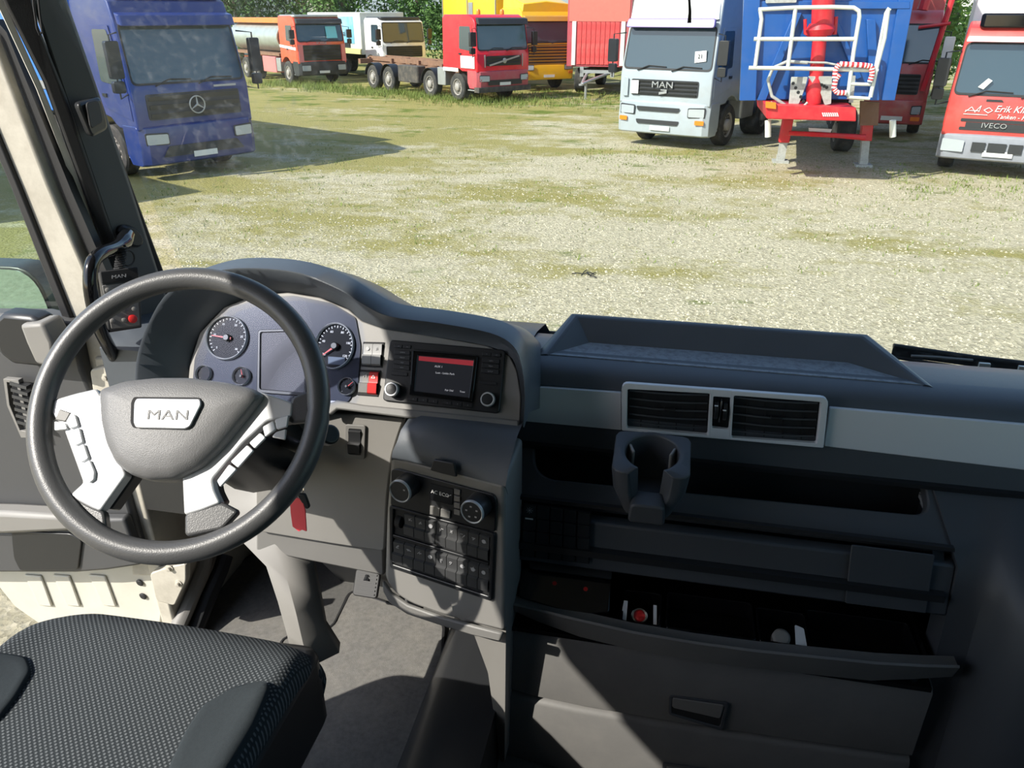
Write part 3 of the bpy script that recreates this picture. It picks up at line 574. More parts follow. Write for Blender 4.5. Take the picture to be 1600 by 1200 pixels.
m.loft(secs, closed=True, caps=True); build(m, 'cup_ring', K['dash'], ch, smooth=40, bevel=.002)
m = MB(); m.lathe(cc-cz*.086, cz, [(.052, -.012), (.050, .004), (.043, .006), (.001, .006)], 28); build(m, 'cup_floor', K['dash'], ch)
m = MB(); f0 = cc+V((0, -.075, -.066)); m.prism(crn([f0+V((-.030, -.004, .0)), f0+V((.030, -.004, 0)), f0+V((.034, .004, -.045)), f0+V((-.034, .004, -.045))], .01), (0, .05, 0)); build(m, 'front_plate', K['dash'], ch, bevel=.004)
for sx_ in (-1, 1):
    m = MB(); p = cc+cx_*sx_*.038+cy_*.012-cz*.02; m.obox(p, (.003, 0, 0), (sx_*.004, .010, .002), (0, 0, .016)); build(m, 'grip_tab', K['lgrey'], ch, bevel=.002)

# ---- blank switch field
bs = empty('blank_switch_field', (-.15, 1.25, 1.97), 'field of twenty blank black switch covers in the flat dash panel', 'switch panel')
S3 = Plane((0, -1, .18), (0, 1.246, 2.0), bs)
qb2 = [(818, 786), (923, 800), (921, 880), (815, 868)]
S3.plate(qb2, 'field_frame', 'matte', .003, 0)
for j in range(4):
    for i in range(5):
        S3.plate(cell(qb2, (i+.06)/5, (i+.94)/5, (j+.05)/4, (j+.92)/4), 'blank_cover', 'black', .005, .002, r=.001, rn=1, bevel=.001)
m = MB(); c = S3.pt((827.5, 797.5), .008); x_ = V((1, 0, 0)); y_ = V((0, .18, 1)).normalized()
for k in range(8):
    a = k*PI/4; d = x_*math.cos(a)+y_*math.sin(a); m.obox(c+d*.005, d*.0018, d.cross(S3.n)*.0005, S3.n*.0003)
m.lathe(c, S3.n, [(.0022, 0), (.0022, .0005)], 12); build(m, 'lamp_symbol', K['print'], bs)
S3.plate([(820.5, 808.5), (833, 810), (833, 812.3), (820.5, 810.8)], 'indicator_bar', 'white', .0008, .0075)

# ================================================================ driver side: hood, fascia, cluster
hood = empty('cluster_hood', (-.7, 1.3, 2.2), 'dark curved hood and grey fascia around the instruments and radio', 'dashboard')
PR = Plane((0, -1, .6), (0, 1.24, 2.33), hood)
inn = [(290, 640), (296, 570), (312, 520), (350, 480), (400, 461), (450, 457), (500, 465), (545, 484), (566, 502), (600, 514), (680, 526), (760, 540), (796, 556), (808, 580), (814, 620), (812, 664)]
out = [(212, 650), (212, 570), (232, 505), (268, 452), (336, 424), (400, 419), (470, 427), (530, 450), (570, 474), (610, 493), (690, 504), (768, 519), (804, 540), (817, 572), (822, 615), (819, 668)]
pro = [.07, .08, .085, .085, .08, .075, .07, .06, .05, .04, .032, .028, .024, .02, .018, .016]
def dens(L_, n=4):
    """Catmull-Rom through the given values"""
    o = []
    for i in range(len(L_)-1):
        p0, p1, p2, p3 = L_[max(i-1, 0)], L_[i], L_[i+1], L_[min(i+2, len(L_)-1)]
        for k in range(n):
            t = k/n; o.append(((p1*2)+(p2-p0)*t+(p0*2-p1*5+p2*4-p3)*t*t+(p1*3-p0-p2*3+p3)*t**3)*.5)
    o.append(L_[-1]); return o
A = dens([PR.pt(p, 0) for p in inn]); Bq = dens([PR.pt(p, q) for p, q in zip(out, pro)]); Cc = V((-.72, 1.3, 2.3))
m = MB(); secs = []
for i, (a, b) in enumerate(zip(A, Bq)):
    t = i/(len(A)-1); side = max(0, 1-t*9)      # the left end curls down beside the wheel
    q = b+PR.n*.0
    back1 = b+V((-.012*side, .05, .006-.01*side)); back2 = b+V((-.03*side, .20, -.06)); back3 = V((b.x, 1.62, 2.30))
    fr = a.lerp(b, .9)+PR.n*.006; m1 = a.lerp(b, .55)-PR.n*.012
    secs.append([a-PR.n*.02, a, m1, fr, b, back1, back2, back3])
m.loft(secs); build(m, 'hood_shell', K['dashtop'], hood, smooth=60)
PR.plate(inn+[(720, 657), (630, 648), (530, 634), (512, 642), (400, 655)], 'fascia_plate', 'lgrey', -.01, .002, r=.004, rn=2, bevel=.002)
PR.plate([(512, 632), (530, 626), (570, 633), (640, 640), (812, 657), (812, 669), (635, 653), (530, 640), (520, 648), (508, 648)], 'fascia_lip', 'panel', .012, .0, bevel=.003)
# cluster
K['dialf'] = mat('dial face', (.012, .013, .016), .15, spec=.3)
cl = empty('instrument_cluster', PR.pt((430, 560)), 'round dials and central display behind the steering wheel', 'instrument cluster')
CP_ = Plane(PR.n, PR.o+PR.n*.003, cl)
CP_.plate([(300, 620), (305, 560), (322, 515), (360, 480), (410, 465), (460, 462), (520, 474), (556, 496), (564, 540), (560, 600), (545, 628), (500, 636), (400, 640)], 'dial_plate', mat('cluster face', (.026, .032, .052), .22, spec=.3), .002, 0, r=.006, rn=2)
UY = V((0, .6, 1)).normalized(); UX = V((1, 0, 0))
def gauge(p, r, nm, sx=1, a0=225, a1=-45, nt_=21, nums=(), needle=None, na=0, k='wsilver', tsz=.006):
    g = CP_.lathe(p, [(r, .0), (r, .006), (r*.97, .009), (r*.93, .007), (r*.92, .002)], nm+'_ring', k, off=.001, n=48, sx=sx)
    f = CP_.lathe(p, [(r*.93, 0), (r*.93, .002)], nm+'_face', 'dialf', off=.0015, n=40, sx=sx)
    c = CP_.pt(p, .004); m = MB()
    for i in range(nt_):
        a = math.radians(a0+(a1-a0)*i/(nt_-1)); d = UX*math.cos(a)*sx+UY*math.sin(a); L_ = .10 if i % 2 == 0 else .06; q = c+d*r*(.88-L_/2); dn = d.normalized(); m.obox(q, dn*r*L_/2, dn.cross(PR.n)*r*.012, PR.n*.0003)
    build(m, 'tick_marks', K['white'], cl)
    for i, s in enumerate(nums):
        a = math.radians(a0+(a1-a0)*i/(len(nums)-1)); q = c+(UX*math.cos(a)*sx+UY*math.sin(a))*r*.66; text(s, 'numeral', tsz, q, UX, UY, K['white'], cl, .0002)
    if needle is not None:
        a = math.radians(needle); d = (UX*math.cos(a)*sx+UY*math.sin(a)); q = CP_.pt(p, .008); w_ = d.cross(PR.n).normalized()
        m = MB(); m.prism([q-d*r*.15+w_*r*.05, q+d*r*.78+w_*r*.015, q+d*r*.78-w_*r*.015, q-d*r*.15-w_*r*.05], PR.n*.0015); build(m, 'needle', K['red'], cl)
        m = MB(); m.lathe(CP_.pt(p, .004), PR.n, [(r*.16, 0), (r*.16, .007), (r*.12, .009), (.0005, .009)], 18); build(m, 'needle_hub', K['black'], cl)
gauge((356, 528), .0455, 'left_dial', nums=('5', '10', '15', '20', '25', '30'), needle=176, nt_=25)
gauge((524, 541), .0465, 'right_dial', sx=.86, nums=('20', '40', '60', '80', '100', '120'), needle=215, a0=215, a1=-35, nt_=25, tsz=.0065)
CP_.plate([(513, 557), (539, 559), (539, 571), (513, 569)], 'odometer_window', mat('odometer glass', (.10, .13, .18), .2), .001, .0045)
gauge((320, 584), .0165, 'small_dial', nt_=7); gauge((379, 588), .0185, 'small_dial', nt_=7, needle=110); gauge((543, 604), .0175, 'small_dial', nt_=7, needle=45)
CP_.ring([(405, 516), (480, 514), (481, 620), (403, 614)], [(409, 520), (476, 518), (477, 614), (408, 608)], 'display_frame', 'black', .006, 0, ra=.006, rb=.005, bevel=.0015)
CP_.plate([(408, 519), (477, 517), (478, 616), (407, 609)], 'display', mat('display glass', (.085, .083, .09), .15), .003, 0)
CP_.plate([(513, 626), (528, 627), (527, 633), (513, 632)], 'trip_button', 'chrome', .006, .002, r=.002)
m = MB(); m.prism([CP_.pt(p, .014) for p in [(303, 622), (308, 560), (324, 517), (361, 482), (410, 467), (460, 464), (519, 476), (554, 498), (561, 540), (557, 600), (543, 626), (500, 634), (400, 638)]], PR.n*.001); build(m, 'clear_cover', K['lens'], cl, smooth=0)

# switches beside the cluster
def rocker(plane, q, nm='rocker_switch', k='panel', parent=None, icon=None, kt=None, d=.005, lbl=None):
    """one rocker: upper half dished in, lower half proud, ridge between"""
    P4 = [plane.pt(p, 0) for p in q]; n = plane.n
    a, b, c, dd = P4; ml, mr = a.lerp(dd, .5), b.lerp(c, .5)
    m = MB(); prof = [(0, .3), (.06, d), (.44, d*.55), (.5, d*.6), (.54, d*1.35), (.93, d*.9), (1, .3)]
    prof = [(t, h if h != .3 else 0) for t, h in prof]
    L_ = [a.lerp(dd, t)+n*h for t, h in prof]; R2 = [b.lerp(c, t)+n*h for t, h in prof]
    m.loft([[x-n*.002 for x in L_], L_, R2, [x-n*.002 for x in R2]]); o = build(m, nm, K[k] if isinstance(k, str) else k, parent or plane.parent, smooth=25)
    if icon:
        cq = a.lerp(b, .5).lerp(dd.lerp(c, .5), .25)+n*(d*.85+.0006); xd = (b-a).normalized(); yd = n.cross(xd); s = (b-a).length
        m = MB(); rr = random.Random(icon)
        if icon == 'tri':
            T3 = [cq+xd*s*.28*math.cos(w)+yd*s*.28*math.sin(w) for w in (PI/2, PI*7/6, -PI/6)]; t3 = [cq+(p-cq)*.62 for p in T3]; m.ring(T3, t3, n*.0003)
        else:
            for j in range(3):
                ang = rr.choice((0, PI/2, PI/4)); dv = xd*math.cos(ang)+yd*math.sin(ang); pos = cq+xd*s*rr.uniform(-.14, .14)+yd*s*rr.uniform(-.12, .12); m.obox(pos, dv*s*rr.uniform(.1, .2), n.cross(dv)*s*.025, n*.0002)
            if rr.random() < .5: m.lathe(cq, n, [(s*.2, 0), (s*.2, .0003)], 14) if rr.random() < .3 else None
        build(m, 'symbol', K[kt or 'print'], o, smooth=0)
    return o
ds = empty('dash_switch_block', PR.pt((580, 575)), 'four grey rockers above a dark rocker and red hazard button', 'switch')
SP = Plane(PR.n, PR.o+PR.n*.003, ds)
q = [c2(232, 262), c2(372, 265), c2(355, 438), c2(215, 430)]; SP.plate([bil(q, -.05, -.04), bil(q, 1.05, -.04), bil(q, 1.05, 1.04), bil(q, -.05, 1.04)], 'switch_frame', 'matte', .001, 0)
K['swg'] = mat('mid grey switch', (.30, .30, .295), .45, bump=.1)
for i in range(2):
    rocker(SP, cell(q, .02+.49*i, .49+.49*i, .02, .98), k='swg', d=.006, icon=11+i)
q = [c2(208, 466), c2(346, 472), c2(326, 650), c2(188, 640)]; SP.plate([bil(q, -.05, -.04), bil(q, 1.05, -.04), bil(q, 1.05, 1.04), bil(q, -.05, 1.04)], 'switch_frame', 'matte', .001, 0)
rocker(SP, cell(q, .02, .49, .02, .98), k='panel', d=.006, icon=None); SP.text('H', .010, c2(237, 503), off=.0065, k='print')
tag(rocker(SP, cell(q, .51, .98, .02, .98), nm='hazard_switch', k='red', d=.007, icon='tri', kt='white'), 'red hazard switch with triangle')

# ---- radio
rd = empty('car_radio', PR.pt((695, 590)), 'black radio with colour screen, two silver knobs and side buttons', 'radio')
RP = Plane(PR.n, PR.o+PR.n*.002, rd)
RQ = [c2(428, 242), c2(1275, 318), c2(1228, 785), c2(372, 688)]
RP.plate(RQ, 'radio_body', 'black', .006, 0, r=.008, bevel=.002)
RP.ring([c2(592, 322), c2(1072, 362), c2(1030, 702), c2(570, 648)], [c2(632, 356), c2(1040, 390), c2(1004, 665), c2(606, 618)], 'screen_bezel', 'gloss', .006, .005, ra=.002, rb=.001, bevel=.0015)
scr = RP.plate([c2(632, 356), c2(1040, 390), c2(1004, 665), c2(606, 618)], 'screen', mat('lit screen', (.01, .01, .012), .15, emit=(.10, .11, .14), es=.12), .003, .005)
RP.plate([c2(634, 360), c2(1037, 394), c2(1033, 432), c2(632, 392)], 'title_bar', mat('screen red', (.05, .0, .0), .2, emit=(.55, .06, .08), es=.45), .0005, .008, parent=rd)
K['scrtext'] = mat('screen text', (.3, .3, .3), .4, emit=(.6, .6, .65), es=.5)
xr = (.99, 0, 0)
RP.text('AUX 1', .0055, c2(778, 437), k='scrtext', off=.009); RP.text('Lost - Linkin Park', .0052, c2(825, 487), k='scrtext', off=.009); RP.text('Pair Dial', .0048, c2(855, 612), k='scrtext', off=.009); RP.text('Tone', .0048, c2(952, 622), k='scrtext', off=.009)
RP.plate([c2(600, 305), c2(1062, 350), c2(1060, 358), c2(598, 314)], 'disc_slot', 'matte', .001, .0062)
K['rbtn'] = mat('radio button', (.022, .023, .026), .35)
def rrow(q, cols, rows, nm='radio_button', lab=None):
    for j in range(rows):
        for i in range(cols):
            RP.plate(cell(q, (i+.05)/cols, (i+.95)/cols, (j+.08)/rows, (j+.92)/rows), nm, 'rbtn', .003, .0055, r=.001, rn=1, bevel=.0006)
            if lab: RP.text(lab[j*cols+i], .0036, bil(q, (i+.5)/cols, (j+.5)/rows), k='print', off=.0093)
rrow([c2(455, 270), c2(582, 280), c2(578, 310), c2(448, 300)], 2, 1, lab=['<<', '>>'])
rrow([c2(450, 310), c2(578, 320), c2(574, 470), c2(440, 455)], 1, 4, lab=['AM/FM', 'MEDIA', 'MAP', 'NAV'])
rrow([c2(428, 468), c2(560, 480), c2(556, 512), c2(424, 500)], 1, 1)
rrow([c2(1098, 328), c2(1240, 340), c2(1238, 372), c2(1095, 360)], 2, 1, lab=['^', 'AS'])
rrow([c2(1095, 370), c2(1236, 382), c2(1228, 500), c2(1085, 485)], 1, 3, lab=['INFO', 'TRAF', 'SETUP'])
rrow([c2(1070, 538), c2(1215, 550), c2(1212, 578), c2(1067, 566)], 1, 1)
rrow([c2(555, 655), c2(778, 680), c2(775, 714), c2(552, 688)], 3, 1, lab=['1', '2', '3']); rrow([c2(805, 684), c2(1032, 708), c2(1028, 742), c2(802, 716)], 3, 1, lab=['4', '5', '6'])
for p in (c2(432, 602), c2(1140, 676)):
    p2 = (p[0]-1, p[1]+0)
    RP.lathe(p2, [(.0135, -.020), (.0138, -.004), (.0128, 0), (.0105, 0), (.0102, -.002), (.001, -.002)], 'radio_knob', 'wsilver', off=.026, n=32)
    RP.lathe(p2, [(.0102, -.002), (.0095, 0), (.001, .0005)], 'knob_cap', 'black', off=.0262, n=28)
    RP.lathe(p2, [(.0142, -.020), (.0142, -.006), (.012, -.006)], 'knob_skirt', 'black', off=.026, n=28)
# emblem, knee panel, mirror switch
kp = empty('knee_panel', (-.6, 1.28, 2.1), 'warm grey knee panel below the cluster fascia', 'panel')
KP = Plane((-.05, -1, .08), (-.55, 1.235, 2.25), kp)
KP.plate([(400, 640), (512, 646), (632, 652), (622, 680), (612, 712), (604, 780), (600, 862), (520, 850), (400, 830)], 'panel_face', 'lgrey', -.02, -.004, r=.01, bevel=.006)
KP.plate([(470, 796), (598, 812), (600, 900), (500, 880), (400, 860), (400, 790)], 'lower_face', 'panel', -.02, -.02, r=.006, bevel=.005)
mm = empty('mirror_adjuster', KP.pt((556, 690)), 'black framed rocker on the warm grey panel beside the stalk', 'switch')
KM = Plane(KP.n, KP.o+KP.n*-.002, mm)
q = [(541, 662), (572, 664), (570, 717), (540, 714)]; KM.ring(q, [bil(q, .18, .12), bil(q, .82, .12), bil(q, .82, .88), bil(q, .18, .88)], 'switch_surround', 'panel', .004, 0, ra=.005, rb=.003, bevel=.001)
rocker(KM, [bil(q, .2, .13), bil(q, .8, .13), bil(q, .8, .87), bil(q, .2, .87)], k='black', d=.009)

# ================================================================ centre console
con = empty('centre_console', (-.37, 1.15, 1.7), 'protruding grey centre console with a blue-black lid on top', 'console')
CN = Plane((-.231, -.97, .079), (-.473, 1.176, 2.22), con)
CN.plate([(611, 712), (789, 757), (789, 988), (745, 977), (690, 962), (640, 944), (614, 926), (601, 905), (604, 800)], 'console_front', 'lgrey', 0, 0, vec=(0, .17, 0), r=[.01, .01, .01, .02, .02, .02, .03, .03, .02], bevel=.008, seg=3)
CN.plate([(601, 905), (614, 924), (640, 942), (690, 960), (745, 975), (788, 986), (784, 998), (740, 988), (688, 972), (640, 956), (612, 938), (602, 920)], 'console_lip', 'panel', .010, 0, bevel=.003)
m = MB(); secs = []
for s in (0, .12, .3, .6, .9, 1):
    b = PZ(*lerp2((634, 651), (816, 663), s), 2.318); f = PZ(*lerp2((611, 714), (790, 760), s), 2.245); mi = b.lerp(f, .5)+V((0, -.01, .012)); 
    if s == 0: b, mi, f = b+V((0, 0, -.012)), mi+V((0, 0, -.018)), f+V((0, 0, -.006))
    secs.append([b+V((0, .05, 0)), b, b.lerp(mi, .5)+V((0, -.003, .006)), mi, mi.lerp(f, .6)+V((0, -.004, .006)), f, f+V((0, .02, -.03))])
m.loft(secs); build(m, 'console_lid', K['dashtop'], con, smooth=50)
CN.plate([(674, 733), (680, 716), (712, 722), (716, 744)], 'lid_latch', 'black', .006, .004, r=.004, bevel=.002)
# lower leg of the console
m = MB(); m.prism(crn([V((-.36, 1.135, 1.965)), V((-.240, 1.115, 1.965)), V((-.255, 1.16, 1.48)), V((-.27, 1.18, 1.46)), V((-.29, 1.16, 1.75)), V((-.31, 1.13, 1.88)), V((-.345, 1.11, 1.95))], .01), (0, .15, 0)); build(m, 'console_leg', K['lgrey'], con, bevel=.008)
cp = empty('climate_panel', CN.pt((690, 780)), 'black heater panel with two ringed knobs on the centre console', 'climate control')
CM = Plane(CN.n, CN.o+CN.n*.001, cp); xc = (.973, -.231, 0)
CM.plate([c4(130, 215), c4(165, 205), c4(770, 365), c4(788, 400), c4(780, 600), c4(735, 590), c4(125, 432)], 'panel_plate', 'black', .004, 0, r=.006, bevel=.002)
CM.plate([c4(372, 300), c4(515, 335), c4(510, 435), c4(366, 400)], 'display', 'gloss', .002, .004, r=.002)
CM.text('AC ECO', .0105, c4(430, 366), x=xc, off=.0068, k='white'); 
m = MB(); a, b = CM.pt(c4(462, 384), .0068), CM.pt(c4(500, 374), .0068); m.tube([a, b], .0005, 4); build(m, 'display_line', K['white'], cp)
q = [c4(370, 432), c4(505, 468), c4(500, 520), c4(368, 490)]
for i in range(2): CM.plate(cell(q, .03+.5*i, .47+.5*i, .05, .95), 'panel_button', 'panel', .004, .004, r=.001, bevel=.001)
q = [c4(520, 325), c4(620, 350), c4(600, 372), c4(520, 500)]
for j in range(4): CM.plate([c4(522, 330+42*j), c4(560, 340+42*j), c4(560, 374+42*j), c4(522, 364+42*j)], 'panel_button', 'panel', .003, .004, r=.001, bevel=.0008)
for p in (c4(178, 352), c4(628, 482)):
    CM.lathe(p, [(.0235, -.034), (.023, -.004), (.0222, 0), (.020, 0)], 'climate_knob', 'black', off=.038, n=36)
    CM.lathe(p, [(.0228, -.004), (.0226, 0), (.0214, .0015), (.0196, 0), (.0194, -.003)], 'knob_ring', 'wsilver', off=.0385, n=40)
    CM.lathe(p, [(.0196, -.004), (.0194, -.001), (.001, -.001)], 'knob_face', 'matte', off=.0385, n=36)
    m = MB(); c = CM.pt(p, .0378); X_ = V(xc); Y_ = CM.n.cross(X_)
    for k in range(5 if p[0] > 700 else 1):
        a = .5+k*PI*2/5; m.obox(c+X_*.011*math.cos(a)+Y_*.011*math.sin(a), X_*.002, Y_*.0015, CM.n*.0003)
    build(m, 'knob_symbols', K['print'], cp)
sw = empty('console_switch_rows', CN.pt((690, 860)), 'two rows of black rocker switches below the heater panel', 'switch panel')
CS = Plane(CN.n, CN.o+CN.n*.001, sw)
CS.ring([c4(122, 430), c4(780, 606), c4(760, 1030), c4(125, 820)], [c4(148, 452), c4(752, 616), c4(740, 996), c4(142, 798)], 'switch_frame', 'black', .006, 0, ra=.006, rb=.003, bevel=.002)
CS.plate([c4(140, 450), c4(760, 614), c4(745, 1000), c4(135, 800)], 'switch_backing', 'matte', .001, 0)
CS.plate([c4(146, 612), c4(742, 790), c4(742, 806), c4(146, 630)], 'row_bar', 'black', .006, 0, bevel=.001)
R1 = [c4(150, 456), c4(750, 622), c4(738, 790), c4(146, 600)]; R2_ = [c4(148, 645), c4(748, 815), c4(738, 985), c4(140, 795)]
K['sw'] = mat('switch black', (.05, .051, .053), .42, bump=.1)
for ri, q in enumerate((R1, R2_)):
    for i in range(9):
        if ri == 0 and i == 0:
            cq = cell(q, .02, .095, .2, .85); a = CS.pt(bil(q, .055, .5), 0); X_ = V(xc); m = MB(); m.lathe(a-X_*.006, X_, [(.012, 0), (.013, .001), (.013, .011), (.012, .012)], 18); build(m, 'dimmer_wheel', K['matte'], sw); continue
        rocker(CS, cell(q, (i+.03)/9, (i+.97)/9, .0, .98), k='sw', d=.007, icon=100+ri*20+i, nm='rocker_switch')

# ================================================================ steering wheel
WE, WA = math.radians(40), math.radians(10)
WN = V((math.sin(WA)*math.cos(WE), -math.cos(WA)*math.cos(WE), math.sin(WE)))
WC = pl((280, 640), _F, CAMPOS+_F*1.2)
WX = WN.cross(V((0, 0, 1))).normalized()*-1; 
if WX.x < 0: WX = -WX
WY = WN.cross(WX)
if WY.z < 0: WY = -WY
wh = empty('steering_wheel', WC, 'black leather steering wheel with silver spokes on the left side', 'steering wheel')
WP = Plane(WN, WC, wh)
m = MB(); m.tube([WC+(WX*math.cos(a)+WY*math.sin(a))*.219 for a in [k*2*PI/96 for k in range(96)]], [.0165+.0015*(abs(math.sin(a*1))>.0) for a in range(96)], 20, closed=True); build(m, 'rim', K['leather'], wh, smooth=80)
hub = [(159, 611), (200, 597), (250, 592), (300, 592), (362, 600), (400, 609), (416, 620), (400, 640), (350, 702), (318, 732), (280, 750), (237, 752), (207, 743), (185, 726), (170, 695), (162, 660)]
hp = crn([WP.pt(p, .0) for p in hub], .008, 2); hc = sum(hp, V((0, 0, 0)))/len(hp)
m = MB(); m.loft([[hc+(p-hc)*s+WN*h for p in hp] for s, h in ((.97, -.045), (1, -.01), (1, .0), (.985, .010), (.94, .018), (.8, .025), (.5, .029), (.01, .030))], closed=True); build(m, 'airbag_cover', K['airbag'], wh, smooth=50)
LS = [(162, 612), (128, 620), (97, 629), (88, 645), (111, 672), (142, 757), (121, 776), (136, 786), (152, 794), (168, 801), (208, 745), (190, 700), (185, 650)]
RS = [(405, 615), (440, 625), (464, 634), (462, 656), (424, 662), (386, 697), (340, 752), (343, 768), (353, 788), (322, 800), (297, 807), (294, 745), (330, 700), (390, 640)]
for s in (LS, RS):
    WP.plate(s, 'spoke_cover', 'wsilver', .022, -.022, r=.004, rn=2, bevel=.004, seg=3)
    WP.plate([lerp2(p, (280, 690), .04) for p in s], 'spoke_core', 'black', -.03, -.022, r=.004, rn=2, bevel=.004)
# lower grips where spokes run into the rim
for px in ([(121, 774), (152, 792), (172, 800), (176, 832), (130, 826), (92, 792)], [(296, 803), (353, 786), (380, 800), (354, 828), (296, 840)], [(60, 620), (98, 627), (92, 655), (60, 668)], [(460, 625), (498, 610), (500, 660), (455, 665)]):
    WP.plate(px, 'rim_grip', 'leather', .018, -.020, r=.006, rn=2, bevel=.006, seg=3)
def wbtn(px, k='silver', name='wheel_button'): return WP.plate(px, name, k, .006, -.001, r=.002, rn=2, bevel=.0015)
wbtn([(96, 640), (114, 646), (106, 660), (89, 657)], 'panel'); wbtn([(114, 646), (121, 650), (126, 667), (112, 671), (106, 660)]); wbtn([(88, 659), (106, 662), (109, 672), (88, 674)], 'wsilver')
wbtn([(113, 674), (127, 669), (133, 692), (120, 698)]); wbtn([(121, 700), (134, 694), (142, 717), (130, 724)]); wbtn([(131, 726), (143, 719), (151, 738), (150, 750), (142, 756)])
wbtn([(431, 657), (453, 649), (450, 668), (434, 672)]); wbtn([(412, 668), (429, 658), (433, 672), (416, 684)]); wbtn([(391, 693), (408, 677), (417, 685), (400, 702)]); wbtn([(362, 722), (388, 696), (398, 705), (374, 732)]); wbtn([(341, 752), (360, 726), (372, 734), (346, 762)])
wbtn([(433, 676), (449, 671), (447, 688), (426, 684)], 'wsilver')
em = [(213, 622), (316, 623), (318, 632), (300, 668), (292, 672), (212, 670), (208, 662), (209, 630)]
WP.plate(em, 'emblem_frame', 'matte', .008, .0225, r=.003, rn=2)
WP.plate([lerp2(p, (262, 647), .04) for p in em], 'emblem', 'emblem', .004, .0305, r=.003, rn=2, bevel=.0015)
WP.text('MAN', .022, (262, 649), k=K['airbag'], off=.0352, x=WX, sx=1.35, parent=wh)
# column behind the wheel
m = MB(); ax = -WN
m.loft([[WC+ax*h+WX*w_*math.cos(a)+WY*q*math.sin(a) for a in [k*2*PI/16 for k in range(16)]] for h, w_, q in ((.03, .06, .05), (.07, .075, .06), (.2, .085, .075), (.36, .10, .09))], closed=True, caps=True)
colm = empty('steering_column', WC+ax*.36, 'black steering column shroud with stalk and ignition lock', 'steering column'); build(m, 'column_shroud', K['black'], colm)
a, b = PY(470, 700, 1.1), PY(511, 681, 1.04); m = MB(); m.tube([a+V((-.08, .06, -.02)), a, b], [.012, .012, .013], 14); build(m, 'stalk', K['black'], colm)
m = MB(); m.lathe(b, (b-a), [(.014, -.004), (.017, 0), (.017, .014), (.014, .017)], 20); build(m, 'stalk_knob', K['black'], colm, bevel=.001)
m = MB(); lk = PY(458, 770, 1.12); m.lathe(lk+V((-.01, .05, .02)), (.1, -1, -.1), [(.02, 0), (.02, .04), (.016, .05), (.001, .05)], 18); build(m, 'ignition_lock', K['black'], colm)
# foot of the column
m = MB(); secs = []
for (lu, lv), (ru, rv), y in (((340, 730), (520, 745), 1.34), ((352, 800), (505, 775), 1.30), ((378, 846), (492, 830), 1.26), ((416, 885), (490, 890), 1.22), ((434, 940), (500, 940), 1.19), ((448, 990), (508, 985), 1.16), ((455, 1022), (530, 1020), 1.15)):
    l, r_ = PY(lu, lv, y), PY(ru, rv, y+.03); secs.append([l+V((0, .14, 0)), l, l.lerp(r_, .5)+V((.01, -.035, 0)), r_, r_+V((-.01, .03, 0))])
m.loft(secs); cf = build(m, 'column_foot', K['lgrey'], smooth=60, solid=.01); tag(cf, 'grey plastic foot cover sweeping down below the steering wheel', 'cover')
kt = empty('key_tag', PY(467, 800, 1.03), 'red plastic key tag hanging from the ignition key', 'key tag')
KT = Plane((-.25, -1, .1), PY(467, 800, 1.03), kt)
KT.plate([(454, 776), (473, 779), (478, 797), (480, 830), (473, 827), (468, 830), (458, 822), (455, 800)], 'tag_plate', 'redtag', .002, 0, r=.002, bevel=.0006)
m = MB(); cq = KT.pt((461, 773)); m.tube([cq+V((math.cos(a)*.004, 0, math.sin(a)*.009)) for a in [k*PI/6 for k in range(12)]], .0009, 6, closed=True); cq = KT.pt((468, 764), -.01); m.tube([cq+V((math.cos(a)*.008, .004*math.sin(a), math.sin(a)*.011)) for a in [k*PI/6 for k in range(12)]], .0009, 6, closed=True); build(m, 'split_ring', K['chrome'], kt)
m = MB(); c = KT.pt((472, 778), .003); m.prism(crn([c+V((-.01, 0, .006)), c+V((.006, 0, .008)), c+V((.012, 0, -.02)), c+V((.004, 0, -.024))], .004), (0, .006, 0)); build(m, 'key_head', K['black'], kt, bevel=.0015)

# ================================================================ seat, mats, pedals
K['fabric'] = None
def fabric():
    m = bpy.data.materials.new('dotted seat fabric'); m.use_nodes = True; nt = m.node_tree; N = nt.nodes; L = nt.links; b = N['Principled BSDF']; b.inputs['Roughness'].default_value = .9; b.inputs['Specular IOR Level'].default_value = .2
    tc = N.new('ShaderNodeTexCoord'); s = N.new('ShaderNodeSeparateXYZ'); L.new(tc.outputs['Object'], s.inputs[0])
    def sn(o, k, ph=0):
        a = N.new('ShaderNodeMath'); a.operation = 'MULTIPLY_ADD'; a.inputs[1].default_value = k; a.inputs[2].default_value = ph; L.new(o, a.inputs[0]); q = N.new('ShaderNodeMath'); q.operation = 'SINE'; L.new(a.outputs[0], q.inputs[0]); return q.outputs[0]
    k = 2*PI/.0092
    pr_ = N.new('ShaderNodeMath'); pr_.operation = 'MULTIPLY'; L.new(sn(s.outputs[0], k), pr_.inputs[0]); L.new(sn(s.outputs[1], k), pr_.inputs[1])
    r = N.new('ShaderNodeValToRGB'); r.color_ramp.elements[0].position = .15; r.color_ramp.elements[1].position = .5; r.color_ramp.elements[0].color = (.030, .035, .038, 1); r.color_ramp.elements[1].color = (.13, .14, .145, 1); L.new(pr_.outputs[0], r.inputs[0]); L.new(r.outputs[0], b.inputs['Base Color'])
    bp = N.new('ShaderNodeBump'); bp.inputs['Strength'].default_value = .4; bp.inputs['Distance'].default_value = .001; L.new(pr_.outputs[0], bp.inputs['Height']); L.new(bp.outputs[0], b.inputs['Normal']); return m
K['fabric'] = fabric()
seat = empty('driver_seat', (-.82, .6, 1.45), 'driver seat cushion in dotted grey fabric with dark velour bolsters', 'seat')
